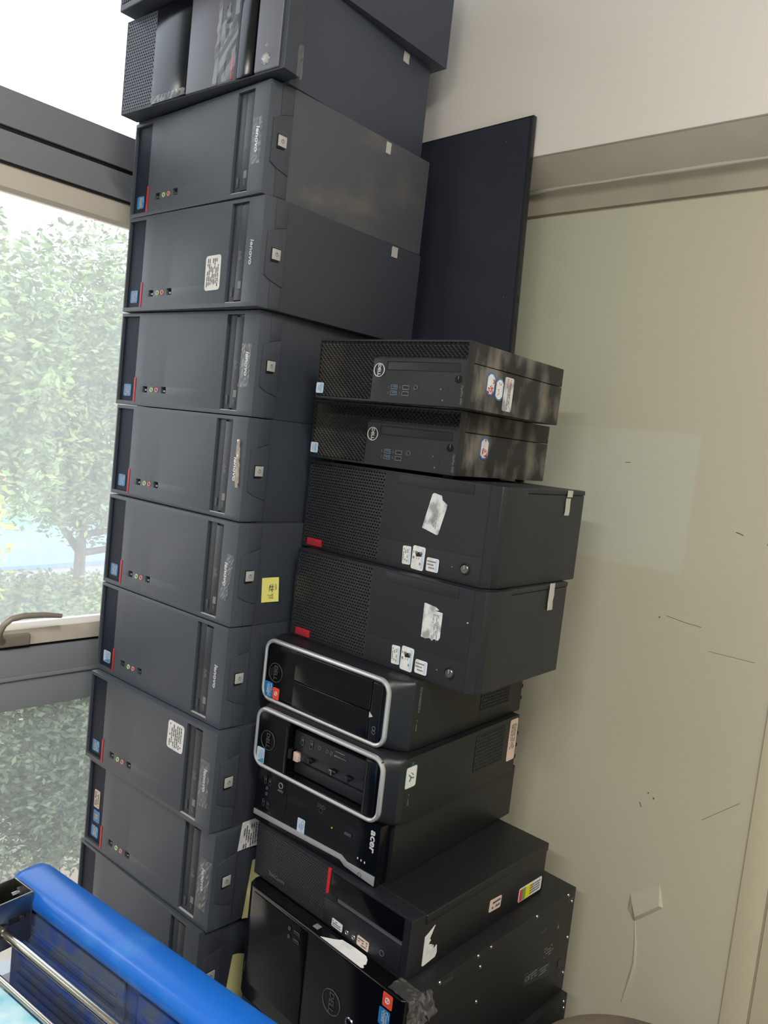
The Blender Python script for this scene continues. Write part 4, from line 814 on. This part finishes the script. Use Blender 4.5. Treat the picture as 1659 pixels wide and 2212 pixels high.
# ---------------------------------------------------------------- thin dark screen leaning behind the stacks
sc = empty('flat_screen', (-.800, 1.2455, -.7395 + ZC), 0, 'tall thin dark screen standing upright between the stacks and the back wall', 'screen')
sc.rotation_euler = (math.radians(1.12), math.radians(-1.25), 0)
link('screen_body', slab_mesh('screen_body', slab(-.60, 0, .0, 1.352, 0, .0105, [(-.5985, -.0065, .0015, 1.3505, .0006)]), .0008), 'blk', sc)
rbox('screen_panel', 'screen', sc, -.598, -.007, .0002, .001, .002, 1.350, 0)
for z in (.98, 1.02, 1.20, 1.26): rbox('edge_button', 'blk', sc, -.0004, .0014, .003, .008, z, z + .012, .0005)
rbox('screen_sensor', 'printw', sc, -.055, -.0540, .0000, .0003, 1.315, 1.316, 0); rbox('screen_sensor', 'printw', sc, -.030, -.029, .0000, .0003, 1.03, 1.031, 0)

# ---------------------------------------------------------------- round stool
st = empty('round_stool', (-.347, 1.118, 0), 0, 'round taupe padded stool in front of the wall at the lower right', 'stool')
lp = []; 
for (r, z) in ((.02, 0), (.13, .0), (.17, -.002), (.188, -.008), (.195, -.020), (.194, -.045), (.180, -.056)): lp.append([(r * math.cos(a), r * math.sin(a), ZC - .920 + z) for a in [2 * math.pi * i / 48 for i in range(48)]])
q = MB(); loft(q, lp[::-1]); q.build('seat', 'stool', st, smooth=True)
for k in range(4):
    a = math.pi / 4 + k * math.pi / 2; MB().tube([(.12 * math.cos(a), .12 * math.sin(a), ZC - .975), (.155 * math.cos(a), .155 * math.sin(a), .005)], .011, 10).build('leg', 'steel_dark', st, smooth=True)
MB().ring((0, 0, .16), (0, 0, 1), .146, .008, 40, 8).build('foot_ring', 'steel_dark', st, smooth=True)

# ---------------------------------------------------------------- blue cart in the lower left corner
ZR = -.62
ct = empty('blue_cart', (-.992, .466, 0), math.radians(7.0), 'blue moulded plastic cart with polished steel rods in the lower left corner', 'cart')
# moulded end board: rounded rim over a framed, ribbed panel.  local x runs along the board, y away from the viewer
LB = 1.05; zt = ZC + ZR
q = MB(); loops = []
sec = [(-.020, -.034), (-.0265, -.026), (-.0275, -.016), (-.023, -.006), (-.014, -.001), (0, .0), (.016, -.0005), (.0235, -.004), (.027, -.012), (.027, -.034)]
for (x, sc_, dz) in ((.0, .60, -.024), (.003, .85, -.009), (.010, .97, -.002), (.022, 1, 0), (LB - .03, 1, 0), (LB - .014, .95, -.003), (LB, .55, -.03)): loops.append([(x, y * sc_, zt + dz + min(z, 0) * (1 if dz > -.02 else .6)) for y, z in sec])
loft(q, loops); o = q.build('rim', 'bluep', ct, smooth=True); lab(o, 'bright blue rounded rim')
lab(rbox('board', 'bluedirty', ct, .006, LB - .006, -.017, .016, zt - .62, zt - .030, .006, 3), 'darker grimy blue board')
for (x0, x1) in ((.020, .250), (.275, .520), (.545, .790)):
    fr_ = MB().box(x0, x1, -.0215, -.0165, zt - .30, zt - .036).build('panel_field', 'bluedirty', ct, bevel=.002)
    for k in range(9): 
        zz = zt - .052 - k * .013; MB().box(x0 + .012, x1 - .012, -.0228, -.0213, zz - .006, zz).build('rib', 'bluedirty', fr_, bevel=.0008)
# steel channel bracket, rod, spring, nut
bk = MB(); x0, x1 = .022, .066
bk.box(x1 - .002, x1, -.145, -.027, zt - .062, zt).box(x0, x0 + .002, -.145, -.027, zt - .062, zt).box(x0, x1, -.145, -.027, zt - .064, zt - .062).box(x0, x1, -.029, -.027, zt - .062, zt)
bk.build('bracket', 'steel_dark', ct, bevel=.0006)
MB().tube([(x1 - .02, -.068, zt - .034), (LB - .04, -.068, zt - .034)], .0052, 16).build('rod', 'steel', ct, smooth=True)
MB().cyl((x1, -.068, zt - .034), (1, 0, 0), .0090, .007, 6).build('nut', 'steel_dark', ct, bevel=.0006); rbox('slot', 'dark', ct, x1 - .0001, x1 + .0003, -.058, -.036, zt - .033, zt - .025, .0001)
MB().cyl((x1, -.042, zt - .029), (1, 0, 0), .0034, .003, 12).build('bolt', 'steel_dark', ct); MB().cyl((x0 + .020, -.029, zt - .010), (0, -1, 0), .0065, .006, 6).build('bolt', 'chrome', ct, bevel=.0006); MB().cyl((x0 + .020, -.035, zt - .010), (0, -1, 0), .0035, .008, 14).build('bolt', 'chrome', ct)
MB().tube([(x1 - .004 - .0 + .007 * math.cos(a), -.076 - a * .0006, zt - .046 + .007 * math.sin(a)) for a in [i * .45 for i in range(150)]], .0011, 6).build('spring', 'steel_dark', ct, smooth=True)
# lower tray with its metal edge
MB().tube([(.08, -.103, zt - .048), (LB - .04, -.103, zt - .048)], .0035, 12).build('edge_rod', 'steel', ct, smooth=True)
tv = []; nx_, ny_ = 60, 34; RR = np.random.default_rng(5); hh = RR.normal(size=(ny_ + 1, nx_ + 1)) * .0016
for j in range(ny_ + 1):
    for i in range(nx_ + 1): tv.append((.03 + i / nx_ * (LB - .08), -.107 - j / ny_ * .28, zt - .051 + hh[j, i] * (1 if j > 2 else .1)))
F = [(j * (nx_ + 1) + i + 1, j * (nx_ + 1) + i, (j + 1) * (nx_ + 1) + i, (j + 1) * (nx_ + 1) + i + 1) for j in range(ny_) for i in range(nx_)]
lab(MB().add(tv, F).build('cyan_cover', 'cyan', ct, smooth=True), 'rumpled pale cyan cover'); rbox('tray', 'bluep', ct, .03, LB - .05, -.39, -.109, zt - .088, zt - .056, .004)
rbox('far_board', 'bluep', ct, .006, LB - .006, -.46, -.43, zt - .42, zt - .06, .006)
for x in (.03, LB - .03):
    for y in (0, -.44):
        MB().tube([(x, y, zt - .40), (x, y, .06)], .014, 10).build('leg', 'steel', ct, smooth=True); MB().cyl((x - .012, y, .030), (1, 0, 0), .030, .024, 24).build('castor', 'gasket', ct, bevel=.002)
for y in (-.44,): MB().tube([(.03, y, zt - .25), (.03, 0, zt - .25)], .010, 10).build('cross_bar', 'steel', ct, smooth=True); MB().tube([(LB - .03, y, zt - .25), (LB - .03, 0, zt - .25)], .010, 10).build('cross_bar', 'steel', ct, smooth=True)
